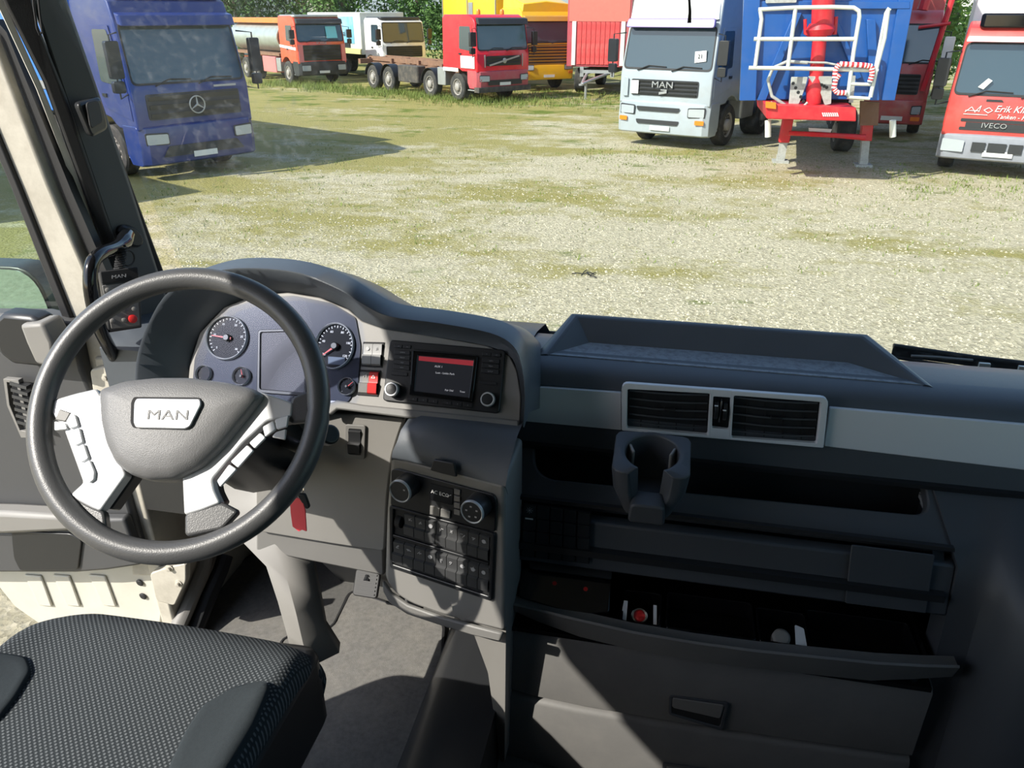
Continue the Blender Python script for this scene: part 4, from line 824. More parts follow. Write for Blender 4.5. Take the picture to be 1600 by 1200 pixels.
def cush(u, vv):      # u: -1..1 across, vv: 0 front .. 1 rear
    x = -.812+u*.268*(1-.03*vv); bow = .03*(1-u*u)
    y = .945-(.045 if u < 0 else .012)*max(0, abs(u)-.75)/.25*1-.035*(u+1)*.0+bow*.3-vv*.80
    z = 2.02-.02*vv
    if vv < .12: z -= .05*(1-vv/.12)**2
    z += .022*max(0, (abs(u)-.60)/.4)**2*(1 if vv > .15 else vv/.15)-(.05 if u < 0 else .02)*max(0, (abs(u)-.90)/.10)**2
    return V((x, y, z))
m = MB(); us = [-1, -.985, -.96, -.93, -.88, -.8, -.7, -.6, -.4, -.2, 0, .2, .4, .6, .7, .8, .88, .93, .96, .985, 1]; vs_ = [0, .02, .05, .08, .12, .18, .25, .35, .45, .6, .8, 1]
top = [[cush(u, v_) for u in us] for v_ in vs_]
front = [[p+V((0, d1, d2)) for p in top[0]] for d1, d2 in ((-.01, -.07), (.006, -.055), (.012, -.035), (.010, -.015))]
rows = front+top; rows = [[r_[0]+V((.004, 0, -.06*q_))]+[r_[0]+V((-.006, 0, -.03*q_))]+r_+[r_[-1]+V((.006, 0, -.03*q_)), r_[-1]+V((-.004, 0, -.06*q_))] for r_, q_ in zip(rows, [.05, .15, .4, .7]+[1]*99)]
m.loft(rows); so = build(m, 'seat_cushion', K['fabric'], seat, smooth=70, sub=1)
for sgn, px in ((1, [(432, 1078), (412, 1074), (372, 1082), (318, 1110), (290, 1150), (262, 1210), (250, 1300), (420, 1300), (400, 1200), (418, 1140)]), (-1, [(-10, 1014), (16, 1018), (40, 1036), (46, 1058), (20, 1100), (-14, 1140), (-90, 1140)])):
    pts = []
    for p in px:
        q = PZ(*p, 2.012); u = (q.x+.812)/.268; u = max(-.992, min(.992, u)); v_ = (.945-q.y)/.80; s = cush(u, max(.06, v_)); pts.append(V((s.x, s.y, s.z)))
    m = MB(); c = sum(pts, V((0, 0, 0)))/len(pts); dn = crn(pts, .01, 2); n_ = len(dn)
    lay = []
    for s in (1.0, .985, .9, .7, .4, .003):
        ring_ = []
        for p in dn:
            q = c+(p-c)*s; u = max(-.995, min(.995, (q.x+.812)/.268)); v_ = max(.0, (.945-q.y)/.80); cz_ = cush(u, v_).z; ring_.append(V((q.x, q.y, cz_+(-.004 if s == 1 else .006+.003*(s < .95)))))
        lay.append(ring_)
    m.loft(lay, closed=True); build(m, 'side_bolster', K['velour'], seat, smooth=60)
m = MB(); m.prism(crn([V((-1.06, .93, 1.98)), V((-.540, .950, 1.985)), V((-.546, .15, 1.98)), V((-1.07, .15, 1.98))], .035), (0, 0, -.18)); build(m, 'seat_base', K['black'], seat, bevel=.02)
m = MB(); m.box(-1.0, -.62, .35, .85, 1.46, 1.88); build(m, 'seat_pedestal', K['matte'], seat, bevel=.02)
m = MB(); m.prism(crn([V((-1.06, .16, 1.95)), V((-.57, .16, 1.95)), V((-.60, -.02, 2.66)), V((-1.03, -.02, 2.66))], .08), (0, -.13, -.02)); build(m, 'backrest', K['velour'], seat, bevel=.04)
K['mat'] = mat('worn grey floor mat', (.17, .165, .155), .95, var=.35, vs=90, bump=1, bs=700, spec=.1, dirt=(.30, .28, .24), dirts=14, dirta=.35)
def fmat(px, label, z=1.452, e='rubber'):
    o = empty('floor_mat', PZ(*px[0], z), label, 'floor mat'); P4 = crn([PZ(*p, z) for p in px], .03)
    m = MB(); m.prism(P4, (0, 0, .008)); build(m, 'mat_pile', K['mat'], o, bevel=.002)
    m = MB(); m.tube([p+V((0, 0, .005)) for p in P4], .006, 6, closed=True); build(m, 'mat_edge', K['rubber'], o)
fmat([(398, 866), (470, 905), (462, 1050), (300, 1050), (322, 960), (345, 905)], 'small worn grey mat left of the column foot')
fmat([(548, 925), (694, 975), (690, 1040), (655, 1130), (630, 1300), (420, 1300), (440, 1000), (520, 985)], 'large worn grey mat in front of the seat')
def pedal(px, y, label):
    o = empty('pedal', PY(*px[0], y), label, 'pedal'); Pq = Plane((-.1, -.75, .66), PY(*px[0], y), o)
    Pq.plate(px, 'pedal_pad', 'rubber', -.012, 0, r=.01, bevel=.003)
    for k in range(6): Pq.plate(cell(px, .1, .9, .08+.15*k, .14+.15*k), 'pad_rib', 'rubber', .003, 0)
    m = MB(); a = Pq.pt(bil(px, .5, .4)); m.tube([a, a+V((0, .12, .05)), a+V((0, .15, .25))], .01, 8); build(m, 'pedal_arm', K['black'], o)
pedal([(556, 888), (594, 896), (588, 936), (550, 930)], 1.6, 'ribbed black pedal between column foot and centre console'); pedal([(632, 932), (664, 940), (656, 958), (630, 952)], 1.5, 'ribbed black pedal under the centre console')

# ================================================================ wipers outside the glass
def wiper(name, pts, label, y=1.88):
    o = empty('windscreen_wiper', PY(*pts[0], y), label, 'wiper'); P3 = [PY(u, v, y) for u, v in pts]
    m = MB(); m.tube(P3, .006, 8); build(m, 'wiper_arm', K['rubber'], o)
    m = MB(); a, b = P3[0], P3[-1]; m.tube([p+V((0, -.005, -.028)) for p in P3], .0045, 6); m.obox((a+b)/2+V((0, 0, -.014)), (b-a)*.5, (0, .002, 0), (0, 0, .012)); build(m, 'wiper_blade', K['matte'], o)
    return o, P3
o, P3 = wiper('w', [(1396, 540), (1450, 548), (1520, 558), (1640, 572)], 'black wiper parked behind the right of the dashboard')
m = MB(); m.tube([PY(1424, 556, 1.86), PY(1462, 558, 1.86), PY(1520, 563, 1.86)], .0035, 6); build(m, 'washer_hose', K['lgrey'], o)
for u, v in ((1538, 571), (1600, 576)): m = MB(); m.obox(PY(u, v, 1.85), (.012, 0, 0), (0, .004, 0), (0, 0, .006)); build(m, 'pale_clip', K['cream'], o)
o, P3 = wiper('w', [(740, 500), (790, 511), (825, 517), (870, 521)], 'black wiper end seen between cluster hood and raised tray')
m = MB(); m.obox(PY(832, 523, 1.85), (.010, 0, 0), (0, .004, 0), (0, 0, .004)); build(m, 'pale_clip', K['cream'], o)
# ================================================================ vehicles in the yard (built in their own axes: front faces -y)
def paint(name, c, rough=.3, dirt=(.3, .27, .22), da=.25): return mat(name, c, rough, var=.06, vs=2, coat=.3, dirt=dirt, dirts=3, dirta=da)
K['tyre'] = mat('tyre rubber', (.035, .034, .032), .85, var=.2, dirt=(.2, .18, .14), dirts=4, dirta=.4)
K['rim'] = mat('dusty wheel rim', (.36, .34, .31), .55, var=.2, vs=10, dirt=(.25, .16, .09), dirts=9, dirta=.6)
K['chassis'] = mat('dirty chassis', (.06, .055, .05), .8, var=.3, dirt=(.25, .2, .14), dirts=5, dirta=.5)
K['rust'] = mat('rusty frame', (.24, .13, .08), .85, var=.4, vs=6, dirt=(.1, .08, .06), dirts=5, dirta=.5)
K['vglass'] = mat('dark cab glass', (.035, .06, .075), .06, spec=.9)
K['lamp'] = mat('clear headlamp', (.42, .46, .48), .08, spec=1, coat=1)
K['gridgrey'] = mat('grille dark', (.03, .032, .034), .5)
K['alu'] = mat('dull aluminium', (.42, .43, .43), .4, metal=.5, dirt=(.25, .23, .2), dirts=4, dirta=.4)
K['plate'] = mat('number plate white', (.75, .75, .72), .4)
def root_at(name, x, y, yaw, label, cat):
    o = empty(name, (0, 0, 0), label, cat); o['_p'] = (x, y, yaw); return o
def settle(o):
    x, y, yaw = o['_p']; o.location = (x, y, 0); o.rotation_euler = (0, 0, math.radians(yaw)); del o['_p']
def wheel(root, x, y, r=.5, w_=.30, side=-1, nm='wheel'):
    """side -1: the outside of the wheel looks towards -x"""
    m = MB(); c = V((x, y, r)); ax = V((side, 0, 0))
    m.lathe(c, ax, [(r*.58, -w_/2), (r*.92, -w_/2), (r, -w_/2+.04), (r, w_/2-.04), (r*.93, w_/2), (r*.6, w_/2), (r*.56, w_/2-.05)], 28); t = build(m, nm, K['tyre'], root)
    m = MB(); m.lathe(c, ax, [(r*.58, w_/2-.05), (r*.60, w_/2-.01), (r*.55, w_/2-.01), (r*.5, w_/2-.08), (r*.30, w_/2-.06), (r*.27, w_/2+.02), (r*.16, w_/2+.05), (.001, w_/2+.05)], 24)
    for k in range(10):
        a = k*PI/5; m.obox(c+ax*(w_/2-.055)+V((0, math.cos(a), math.sin(a)))*r*.38, ax*.012, V((0, math.cos(a), math.sin(a)))*.018, V((0, -math.sin(a), math.cos(a)))*.018)
    build(m, 'rim', K['rim'], t)
def rplate(root, pts, d, name, k, r=0, bevel=0, **kw):
    P = crn(pts, r, 3) if r else [V(p) for p in pts]; m = MB(); m.prism(P, d); return build(m, name, K[k] if isinstance(k, str) else k, root, bevel=bevel, **kw)
def cab(root, W=2.45, L=2.1, zr=3.1, pk='cream', zb=.95, wb=1.85, wt=2.75, rake=.16, bump='same', bz=(.35, .98), arch=1.35, ar=.62, wr=.5, grille=None, slatk=None, nslat=5, visor=None, mirrors=(-1, 1), mirk='black', lamps=True, lampz=.72, lampw=.42, ind=True, win=True, roofk=None, wside=None, swin=(.25, 1.1), wiperk=True, wheels=True, dkt=None):
    h = W/2; bk = pk if bump == 'same' else bump
    # body side profile with the wheel arch cut out
    pr = [(0, zb-.02), (.0, wb-.12), (.03, wb), (rake+.02, wt+.06), (rake+.14, zr-.12), (rake+.4, zr), (L-.12, zr), (L, zr-.1), (L, zb)]
    for k in range(9):
        a = math.radians(12+(168-12)*k/8); q = (arch+ar*math.cos(a), .52+ar*math.sin(a)*1.08)
        if q[0] < L and q[0] > .05: pr.append((q[0], max(q[1], zb-.02) if q[1] < zb else q[1]))
    m = MB(); n = len(pr); secs = []
    for x, ins in ((-h, .02), (-h+.03, 0), (h-.03, 0), (h, .02)):
        cy, cz = L/2, 2.0; secs.append([V((x*(1-.035*max(0, (z-wb)/1.2)), y+(ins if y < L/2 else -ins), z-(ins if z > 2 else 0))) for y, z in pr])
    m.loft(secs, closed=True, caps=True); build(m, 'cab_body', K[pk], root, bevel=.02, seg=2)
    if roofk: rplate(root, [(-h*.93, rake+.1, zr-.08), (h*.93, rake+.1, zr-.08), (h*.93, L-.05, zr-.08), (-h*.93, L-.05, zr-.08)], (0, 0, .12), 'roof_shell', roofk, r=.15, bevel=.04)
    # windscreen, follows the rake
    def wp(x, z, off=.0):
        y = .03+(rake+.02-.03)*(z-wb)/(wt+.06-wb); return V((x, y-off, z))
    ws = [wp(-h*.93, wb+.04), wp(h*.93, wb+.04), wp(h*.90, wt), wp(-h*.90, wt)]
    m = MB(); m.prism(crn(ws, .10, 4), (0, -.012, 0)); g_ = build(m, 'windscreen', K['vglass'], root)
    A_ = crn([wp(-h*.955, wb+.0), wp(h*.955, wb+.0), wp(h*.925, wt+.04), wp(-h*.925, wt+.04)], .12, 4); B_ = crn(ws, .10, 4); m = MB(); m.ring(A_, B_, (0, -.016, 0)); build(m, 'windscreen_seal', K['rubber'], root)
    if wiperk:
        for x in (-.75, .15):
            m = MB(); m.tube([wp(x, wb-.02, .03), wp(x+.3, wb+.09, .05), wp(x+.75, wb+.07, .035)], .014, 6); build(m, 'wiper', K['rubber'], root)
    if visor:
        rplate(root, [(-h*.94, rake-.02, wt+.02), (h*.94, rake-.02, wt+.02), (h*.94, rake-.20, wt-.02), (-h*.94, rake-.20, wt-.02)], (0, .06, .20), 'sun_visor', visor, r=.05, bevel=.02)
    # doors with windows
    for s in (-1, 1):
        y0, y1 = .12, 1.18
        rplate(root, [(s*h, y0, zb+.15), (s*h, y1, zb+.35), (s*h, y1, wb), (s*(h-.03), y1, wt), (s*(h-.03), rake+.24, wt), (s*h, y0+.02, wb)], (s*.012, 0, 0), 'door_panel', pk, bevel=.004)
        if win: rplate(root, [(s*(h+.012), y0+.10, wb-.02), (s*(h+.012), y1-.08, wb+.05), (s*(h-.016), y1-.08, wt-.07), (s*(h-.016), rake+.30, wt-.07)], (s*.008, 0, 0), 'side_window', 'vglass', r=.06)
        rplate(root, [(s*(h+.012), y1-.22, zb+.55), (s*(h+.012), y1-.06, zb+.55), (s*(h+.012), y1-.06, zb+.61), (s*(h+.012), y1-.22, zb+.61)], (s*.03, 0, 0), 'door_handle', 'black', bevel=.005)
        rplate(root, [(s*(h-.10), .12, .42), (s*(h-.10), .62, .42), (s*(h-.1), .62, .46), (s*(h-.1), .12, .46)], (s*.1, 0, 0), 'step', 'alu', bevel=.008)
    # bumper
    z0, z1 = bz
    m = MB(); m.loft([[V((x, y, z)) for y, z in ((.0+e, z1), (-.05+e, z1-.03), (-.09+e, (z0+z1)/2), (-.06+e, z0+.03), (.0+e, z0), (.5, z0), (.62, z0+.2), (.62, z1))] for x, e in ((-h-.01, .12), (-h+.12, .02), (-h*.4, 0), (h*.4, 0), (h-.12, .02), (h+.01, .12))], closed=True, caps=True)
    build(m, 'bumper', K[bk], root, bevel=.012)
    if lamps:
        for s in (-1, 1):
            xa, xb = s*(h-.08), s*(h-.08-lampw)
            rplate(root, [(xa, -.03, lampz-.11), (xb, -.085, lampz-.11), (xb, -.085, lampz+.11), (xa, -.03, lampz+.13)], (0, -.02, 0), 'headlamp_housing', 'gridgrey', r=.03)
            hl = rplate(root, [(xa-s*.02, -.05, lampz-.09), (xb+s*.02, -.105, lampz-.09), (xb+s*.02, -.105, lampz+.09), (xa-s*.02, -.05, lampz+.10)], (0, -.012, 0), 'headlamp', 'lamp', r=.03)
            if ind: rplate(root, [(xa, -.07, lampz-.26), (xa-s*.22, -.10, lampz-.26), (xa-s*.22, -.10, lampz-.16), (xa, -.07, lampz-.16)], (0, -.015, 0), 'indicator_lamp', 'orange', r=.02)
    rplate(root, [(-.26, -.095, z0+.10), (.26, -.095, z0+.10), (.26, -.095, z0+.21), (-.26, -.095, z0+.21)], (0, -.012, 0), 'number_plate', 'plate')
    if grille:
        gx, g0, g1 = grille; rplate(root, [(-gx, .0, g0), (gx, .0, g0), (gx, .0, g1), (-gx, .0, g1)], (0, -.02, 0), 'grille_backing', 'gridgrey', r=.05)
        for k in range(nslat):
            z = g0+(g1-g0)*(k+.5)/nslat; hh = (g1-g0)/nslat*.27
            rplate(root, [(-gx*.96, -.02, z-hh), (gx*.96, -.02, z-hh), (gx*.96, -.045, z+hh), (-gx*.96, -.045, z+hh)], (0, -.014, 0), 'grille_slat', slatk or 'gridgrey', bevel=.004)
    for s in mirrors:
        mh = rplate(root, [(s*(h+.10), -.12, wb+.15), (s*(h+.34), -.10, wb+.15), (s*(h+.34), -.10, wt-.25), (s*(h+.10), -.12, wt-.25)], (0, .12, 0), 'mirror_housing', mirk, r=.04, bevel=.01)
        rplate(root, [(s*(h+.12), -.10, wb-.10), (s*(h+.32), -.08, wb-.10), (s*(h+.32), -.08, wb+.11), (s*(h+.12), -.10, wb+.11)], (0, .12, 0), 'wide_mirror', mirk, r=.04, bevel=.01)
        m = MB(); m.tube([(s*(h-.02), .15, wt-.12), (s*(h+.22), -.04, wt-.15), (s*(h+.22), -.04, wb-.2), (s*(h-.0), .12, wb-.14)], .016, 6); build(m, 'mirror_arm', K['black'], root)
    if wheels:
        for s in (-1, 1): wheel(root, s*(h-.17), arch, wr, .30, s)
def chassis(root, y0, y1, z=.78, k='chassis', W=.45):
    m = MB()
    for s in (-1, 1): m.box(s*W-.04, s*W+.04, y0, y1, z, z+.25)
    y = y0+.3
    while y < y1: m.box(-W, W, y, y+.08, z+.04, z+.2); y += .9
    build(m, 'chassis_frame', K[k], root)
def fender(root, x, y, side, r=.58, k='black'):
    m = MB(); secs = []
    for i in range(9):
        a = math.radians(10+160*i/8); secs.append([V((x+side*dx, y+(r+e)*math.cos(a), .5+(r+e)*math.sin(a))) for dx, e in ((-.2, 0), (.2, 0), (.21, .02), (-.2, .02))])
    m.loft(secs, closed=True, caps=True); build(m, 'mudguard', K[k], root, smooth=50)

# ---- silver lorry
K['p_silver'] = paint('silver lorry paint', (.38, .43, .46), .25); K['p_purple'] = paint('purple visor', (.22, .16, .42), .3); K['p_white'] = paint('white lorry paint', (.80, .80, .78), .3)
o = root_at('silver_lorry', -.38, 20.1, -24, 'silver lorry with purple visor parked facing the windscreen', 'lorry')
cab(o, W=2.4, L=2.15, zr=3.45, pk='p_silver', wb=1.80, wt=2.72, rake=.2, grille=(.88, 1.22, 1.58), nslat=4, lampz=.88, bz=(.33, 1.10), zb=1.05, swin=(.3, 1.1), visor=None)
rplate(o, [(-1.12, .06, 2.72), (1.12, .06, 2.72), (1.10, .14, 2.92), (-1.10, .14, 2.92)], (0, -.10, .0), 'sun_visor', 'p_purple', r=.06, bevel=.02)
m = MB(); m.loft([[V((x, y, z)) for x, y, z in ((-1.12, .18, 2.9), (-1.08, .26, 3.2), (-.95, .45, 3.5), (0, .52, 3.62), (.95, .45, 3.5), (1.08, .26, 3.2), (1.12, .18, 2.9))], [V((x, y, z)) for x, y, z in ((-1.14, 1.9, 2.9), (-1.12, 1.9, 3.3), (-1.0, 1.9, 3.7), (0, 1.9, 3.82), (1.0, 1.9, 3.7), (1.12, 1.9, 3.3), (1.14, 1.9, 2.9))]], caps=True); build(m, 'roof_spoiler', K['p_white'], o, bevel=.03)
for s in (-1, 1): rplate(o, [(s*1.18, 1.95, 1.4), (s*1.18, 2.35, 1.4), (s*1.18, 2.35, 3.6), (s*1.12, 1.95, 3.7)], (-s*.05, 0, 0), 'side_fairing', 'p_silver', bevel=.01)
text('MAN', 'lettering', .20, (-.02, -.075, 1.47), (1, 0, 0), (0, 0, 1), K['alu'], o, .012, sx=1.3)
m = MB(); m.obox((0, -.065, 1.30), (.10, 0, .02), (0, .01, 0), (0, 0, .03)); m.obox((.02, -.065, 1.36), (.08, 0, 0), (0, .01, 0), (0, 0, .012)); build(m, 'grille_emblem', K['alu'], o)
rplate(o, [(-.86, -.06, 1.25), (-.66, -.06, 1.25), (-.66, -.06, 1.55), (-.86, -.06, 1.55)], (0, -.01, 0), 'grille_sign', 'plate', r=.01)
for z in (.92, .62): rplate(o, [(-.62, -.10, z-.05), (.45, -.10, z-.05), (.50, -.10, z+.05), (-.66, -.10, z+.05)], (0, -.006, 0), 'bumper_slot', 'gridgrey', r=.03)
rplate(o, [(-1.08, -.03, 1.18), (-.95, -.03, 1.18), (-.95, -.03, 1.6), (-1.08, -.03, 1.64)], (0, -.02, 0), 'air_deflector', 'p_silver', bevel=.01)
rplate(o, [(.70, .045, 1.98), (.98, .045, 2.02), (.96, .07, 2.25), (.68, .07, 2.22)], (0, -.02, 0), 'price_card', 'plate'); text('21', 'lettering', .13, (.83, .02, 2.12), (1, 0, .03), (0, 0, 1), K['black'], o, .003)
chassis(o, 2.0, 4.5)
for s in (-1, 1): wheel(o, s*.95, 3.9, .5, .5, s); fender(o, s*.95, 3.9, s)
for s in (-1, 1): rplate(o, [(s*.75, 2.3, .55), (s*1.15, 2.3, .55), (s*1.15, 3.2, .55), (s*.75, 3.2, .55)], (0, 0, .55), 'fuel_tank', 'alu', r=.08, bevel=.03)
settle(o)

# ---- blue lorry at the left
K['p_blue'] = paint('deep blue paint', (.012, .032, .17), .28, da=.12); K['p_blue2'] = paint('bright blue side', (.02, .19, .62), .45, da=.15)
o = root_at('blue_lorry', -9.5, 14.7, 62, 'deep blue lorry parked at the left beside the pillar', 'lorry')
cab(o, W=2.5, L=1.95, arch=1.25, zr=3.35, pk='p_blue', wb=1.78, wt=2.82, rake=.22, grille=(1.0, 1.15, 1.62), nslat=3, lampz=.80, lampw=.45, visor='p_blue', ind=False, mirrors=(-1, 1), bz=(.30, 1.05), zb=1.0)
m = MB(); m.tube([(.16*math.cos(a), -.08, 1.38+.16*math.sin(a)) for a in [k*PI/12 for k in range(24)]], .014, 6, closed=True)
for a in (PI/2, PI*7/6, -PI/6): m.tube([(0, -.08, 1.38), (.15*math.cos(a), -.08, 1.38+.15*math.sin(a))], [.022, .008], 6)
build(m, 'star_badge', K['alu'], o); rplate(o, [(.45, -.02, 1.68), (.95, -.02, 1.68), (.95, -.02, 1.72), (.45, -.02, 1.72)], (0, -.01, 0), 'badge_line', 'alu')
rplate(o, [(-.9, -.10, .46), (.9, -.10, .46), (.75, -.10, .66), (-.75, -.10, .66)], (0, -.006, 0), 'bumper_intake', 'gridgrey', r=.03)
m = MB(); m.loft([[V((x, y, z)) for x, y, z in ((-1.1, .35, 3.3), (-1.0, .55, 3.55), (0, .62, 3.62), (1.0, .55, 3.55), (1.1, .35, 3.3))], [V((x, y, z)) for x, y, z in ((-1.15, 1.9, 3.3), (-1.12, 1.9, 3.8), (0, 1.9, 3.95), (1.12, 1.9, 3.8), (1.15, 1.9, 3.3))]], caps=True); build(m, 'roof_spoiler', K['p_blue'], o, bevel=.03)
rplate(o, [(-.85, .50, 3.40), (.85, .50, 3.40), (.78, .57, 3.54), (-.78, .57, 3.54)], (0, -.06, 0), 'roof_window', 'gridgrey', r=.03)
settle(o)
o = root_at('blue_box_body', -9.5, 14.7, 62, 'tall bright blue box body behind the deep blue cab', 'trailer')
rplate(o, [(-1.28, 2.05, 1.1), (1.28, 2.05, 1.1), (1.28, 12.5, 1.1), (-1.28, 12.5, 1.1)], (0, 0, 2.9), 'box_shell', 'p_blue2', bevel=.03)
for y in (2.6, 5, 7.5, 10, 12.4): rplate(o, [(-1.30, y, 1.08), (-1.30, y+.08, 1.08), (-1.30, y+.08, 4.0), (-1.30, y, 4.0)], (.03, 0, 0), 'side_post', 'p_blue2')
rplate(o, [(-1.29, 2.6, 1.55), (-1.29, 12.4, 1.55), (-1.29, 12.4, 1.72), (-1.29, 2.6, 1.72)], (-.012, 0, 0), 'grey_stripe', 'alu')
rplate(o, [(-1.29, 2.3, 2.12), (-1.29, 2.6, 2.12), (-1.29, 2.6, 2.32), (-1.29, 2.3, 2.32)], (-.012, 0, 0), 'green_sticker', mat('green sticker', (.15, .55, .38), .5), r=.04)
chassis(o, 2.4, 12.3)
for s in (-1, 1):
    for y in (4.2, 9.0, 10.3): wheel(o, s*1.0, y, .5, .45, s)
settle(o)
# blue stake truck seen through the door gap, far left
o = root_at('blue_trailer', -12.3, 8.9, 62, 'long blue trailer side seen through the gap by the door', 'trailer')
rplate(o, [(-1.25, 0, 1.0), (1.25, 0, 1.0), (1.25, 9, 1.0), (-1.25, 9, 1.0)], (0, 0, 2.7), 'trailer_body', 'p_blue2', bevel=.02)
rplate(o, [(-1.26, 0, 1.0), (1.26, 0, 1.0), (1.26, -.04, 1.15), (-1.26, -.04, 1.15)], (0, 0, .12), 'grey_rail', 'alu')
chassis(o, .2, 8.8, .6)
for s in (-1, 1):
    for y in (1.4, 6.4, 7.6): wheel(o, s*1.0, y, .48, .4, s)
settle(o)

# ---- tanker
K['p_or'] = paint('orange red paint', (.78, .09, .04), .3); K['p_or2'] = paint('bright orange', (.85, .22, .04), .4); K['tank'] = mat('grey tank shell', (.42, .46, .44), .35, metal=.3, var=.1, dirt=(.2, .18, .15), dirts=2, dirta=.5); K['pink'] = paint('faded pink red', (.72, .20, .20), .5)
o = root_at('tanker_lorry', -16.6, 36.6, 50, 'orange red tanker lorry with grey tank at the back left', 'lorry')
cab(o, W=2.45, L=1.95, zr=2.95, pk='p_or', wb=1.85, wt=2.62, rake=.14, bump='gridgrey', grille=(.95, 1.05, 1.72), nslat=5, slatk='gridgrey', visor='gridgrey', lamps=False, roofk='tank', mirk='gridgrey', bz=(.4, 1.02))
for s in (-1, 1):
    rplate(o, [(s*1.2, -.03, 1.0), (s*.97, -.05, 1.0), (s*.97, -.05, 1.75), (s*1.18, -.03, 1.75)], (0, -.02, 0), 'corner_fairing', 'pink', r=.03)
    rplate(o, [(s*1.1, -.10, .62), (s*.7, -.12, .62), (s*.7, -.12, .85), (s*1.1, -.10, .85)], (0, -.02, 0), 'headlamp', 'lamp', r=.03)
rplate(o, [(-1.238, .1, 1.50), (-1.238, 1.9, 1.60), (-1.238, 1.9, 1.72), (-1.238, .1, 1.62)], (-.012, 0, 0), 'white_stripe', 'p_white')
text('SCANIA', 'lettering', .15, (0, -.03, 1.79), (1, 0, 0), (0, 0, 1), K['alu'], o, .006)
rplate(o, [(.3, .0, 2.0), (.85, .0, 2.0), (.83, .10, 2.5), (.3, .10, 2.5)], (0, -.03, 0), 'windscreen_card', mat('turquoise card', (.2, .62, .68), .5))
m = MB(); 
m.loft([[V((1.15*math.cos(a)*s_, y, 1.98+.74*math.sin(a)*s_)) for a in [k*2*PI/28 for k in range(28)]] for y, s_ in ((2.25, .86), (2.32, 1), (8.6, 1), (8.7, .86))], closed=True, caps=True); build(m, 'tank', K['tank'], o)
rplate(o, [(-.95, 2.3, 2.62), (.95, 2.3, 2.62), (.95, 8.6, 2.62), (-.95, 8.6, 2.62)], (0, 0, .24), 'orange_walkway', 'p_or2', bevel=.02)
m = MB(); m.loft([[V((1.19*math.cos(a), y, 1.98+.78*math.sin(a))) for a in [k*2*PI/28 for k in range(28)]] for y in (2.2, 2.3)], closed=True, caps=True); build(m, 'tank_end_ring', K['rust'], o)
chassis(o, 1.9, 8.6, .75, 'p_or'); rplate(o, [(-1.16, 2.3, 1.18), (1.16, 2.3, 1.18), (1.16, 8.6, 1.18), (-1.16, 8.6, 1.18)], (0, 0, .12), 'red_sill', 'rust')
rplate(o, [(-1.2, 2.75, .42), (-.7, 2.75, .42), (-.7, 4.35, .42), (-1.2, 4.35, .42)], (0, 0, .72), 'side_cabinet', 'pink', r=.04, bevel=.02); rplate(o, [(-1.2, 2.15, .5), (-.7, 2.15, .5), (-.7, 2.65, .5), (-1.2, 2.65, .5)], (0, 0, .6), 'grey_cabinet', 'alu', bevel=.02)
for s in (-1, 1): wheel(o, s*1.0, 5.4, .5, .4, s); wheel(o, s*1.0, 6.75, .5, .4, s); fender(o, s*1.0, 5.4, s)
settle(o)

# ---- white lorry with printed box
K['p_card'] = mat('sky print', (.20, .52, .72), .6, var=.5, vs=.6, dirt=(.75, .85, .85), dirts=.5, dirta=.6); K['boxw'] = paint('off white box', (.72, .74, .66), .5); K['yel2'] = paint('pale yellow', (.72, .68, .30), .5)
o = root_at('white_lorry', -13.5, 39.4, 48, 'white lorry with dark windscreen behind the red chassis lorry', 'lorry')
cab(o, W=2.4, L=1.9, zr=2.85, pk='p_white', wb=1.75, wt=2.62, rake=.12, bump='gridgrey', grille=(1.0, 1.1, 1.6), lamps=False, mirk='black', roofk='gridgrey')
chassis(o, 1.8, 10)
for s in (-1, 1): wheel(o, s*1.0, 5.2, .5, .4, s); wheel(o, s*1.0, 8.2, .5, .4, s)
settle(o)
o = root_at('printed_box_body', -13.5, 39.4, 48, 'white box body with sky blue printed side behind the tanker lorry', 'trailer')
rplate(o, [(-1.25, 2.15, 1.15), (1.25, 2.15, 1.15), (1.25, 8.6, 1.15), (-1.25, 8.6, 1.15)], (0, 0, 1.95), 'box_shell', 'boxw', bevel=.03)
rplate(o, [(-1.25, 2.9, 1.65), (-1.25, 8.3, 1.65), (-1.25, 8.3, 2.9), (-1.25, 2.9, 2.9)], (-.015, 0, 0), 'sky_print', 'p_card'); rplate(o, [(-1.25, 2.2, 1.17), (-1.25, 8.5, 1.17), (-1.25, 8.5, 1.42), (-1.25, 2.2, 1.42)], (-.015, 0, 0), 'yellow_band', 'yel2')
text('Spul dir ydk', 'lettering', .44, (-1.27, 5.2, 2.62), (0, -1, 0), (0, 0, 1), K['gridgrey'], o, .004, sx=.9); text('& pi omal', 'lettering', .44, (-1.27, 4.6, 2.12), (0, -1, 0), (0, 0, 1), K['gridgrey'], o, .004, sx=.9)
for y in (3.4, 4.4): rplate(o, [(-1.26, y, 1.45), (-1.26, y+.8, 1.45), (-1.26, y+.8, 1.68), (-1.26, y, 1.68)], (-.02, 0, 0), 'dark_vent', 'gridgrey')
settle(o)

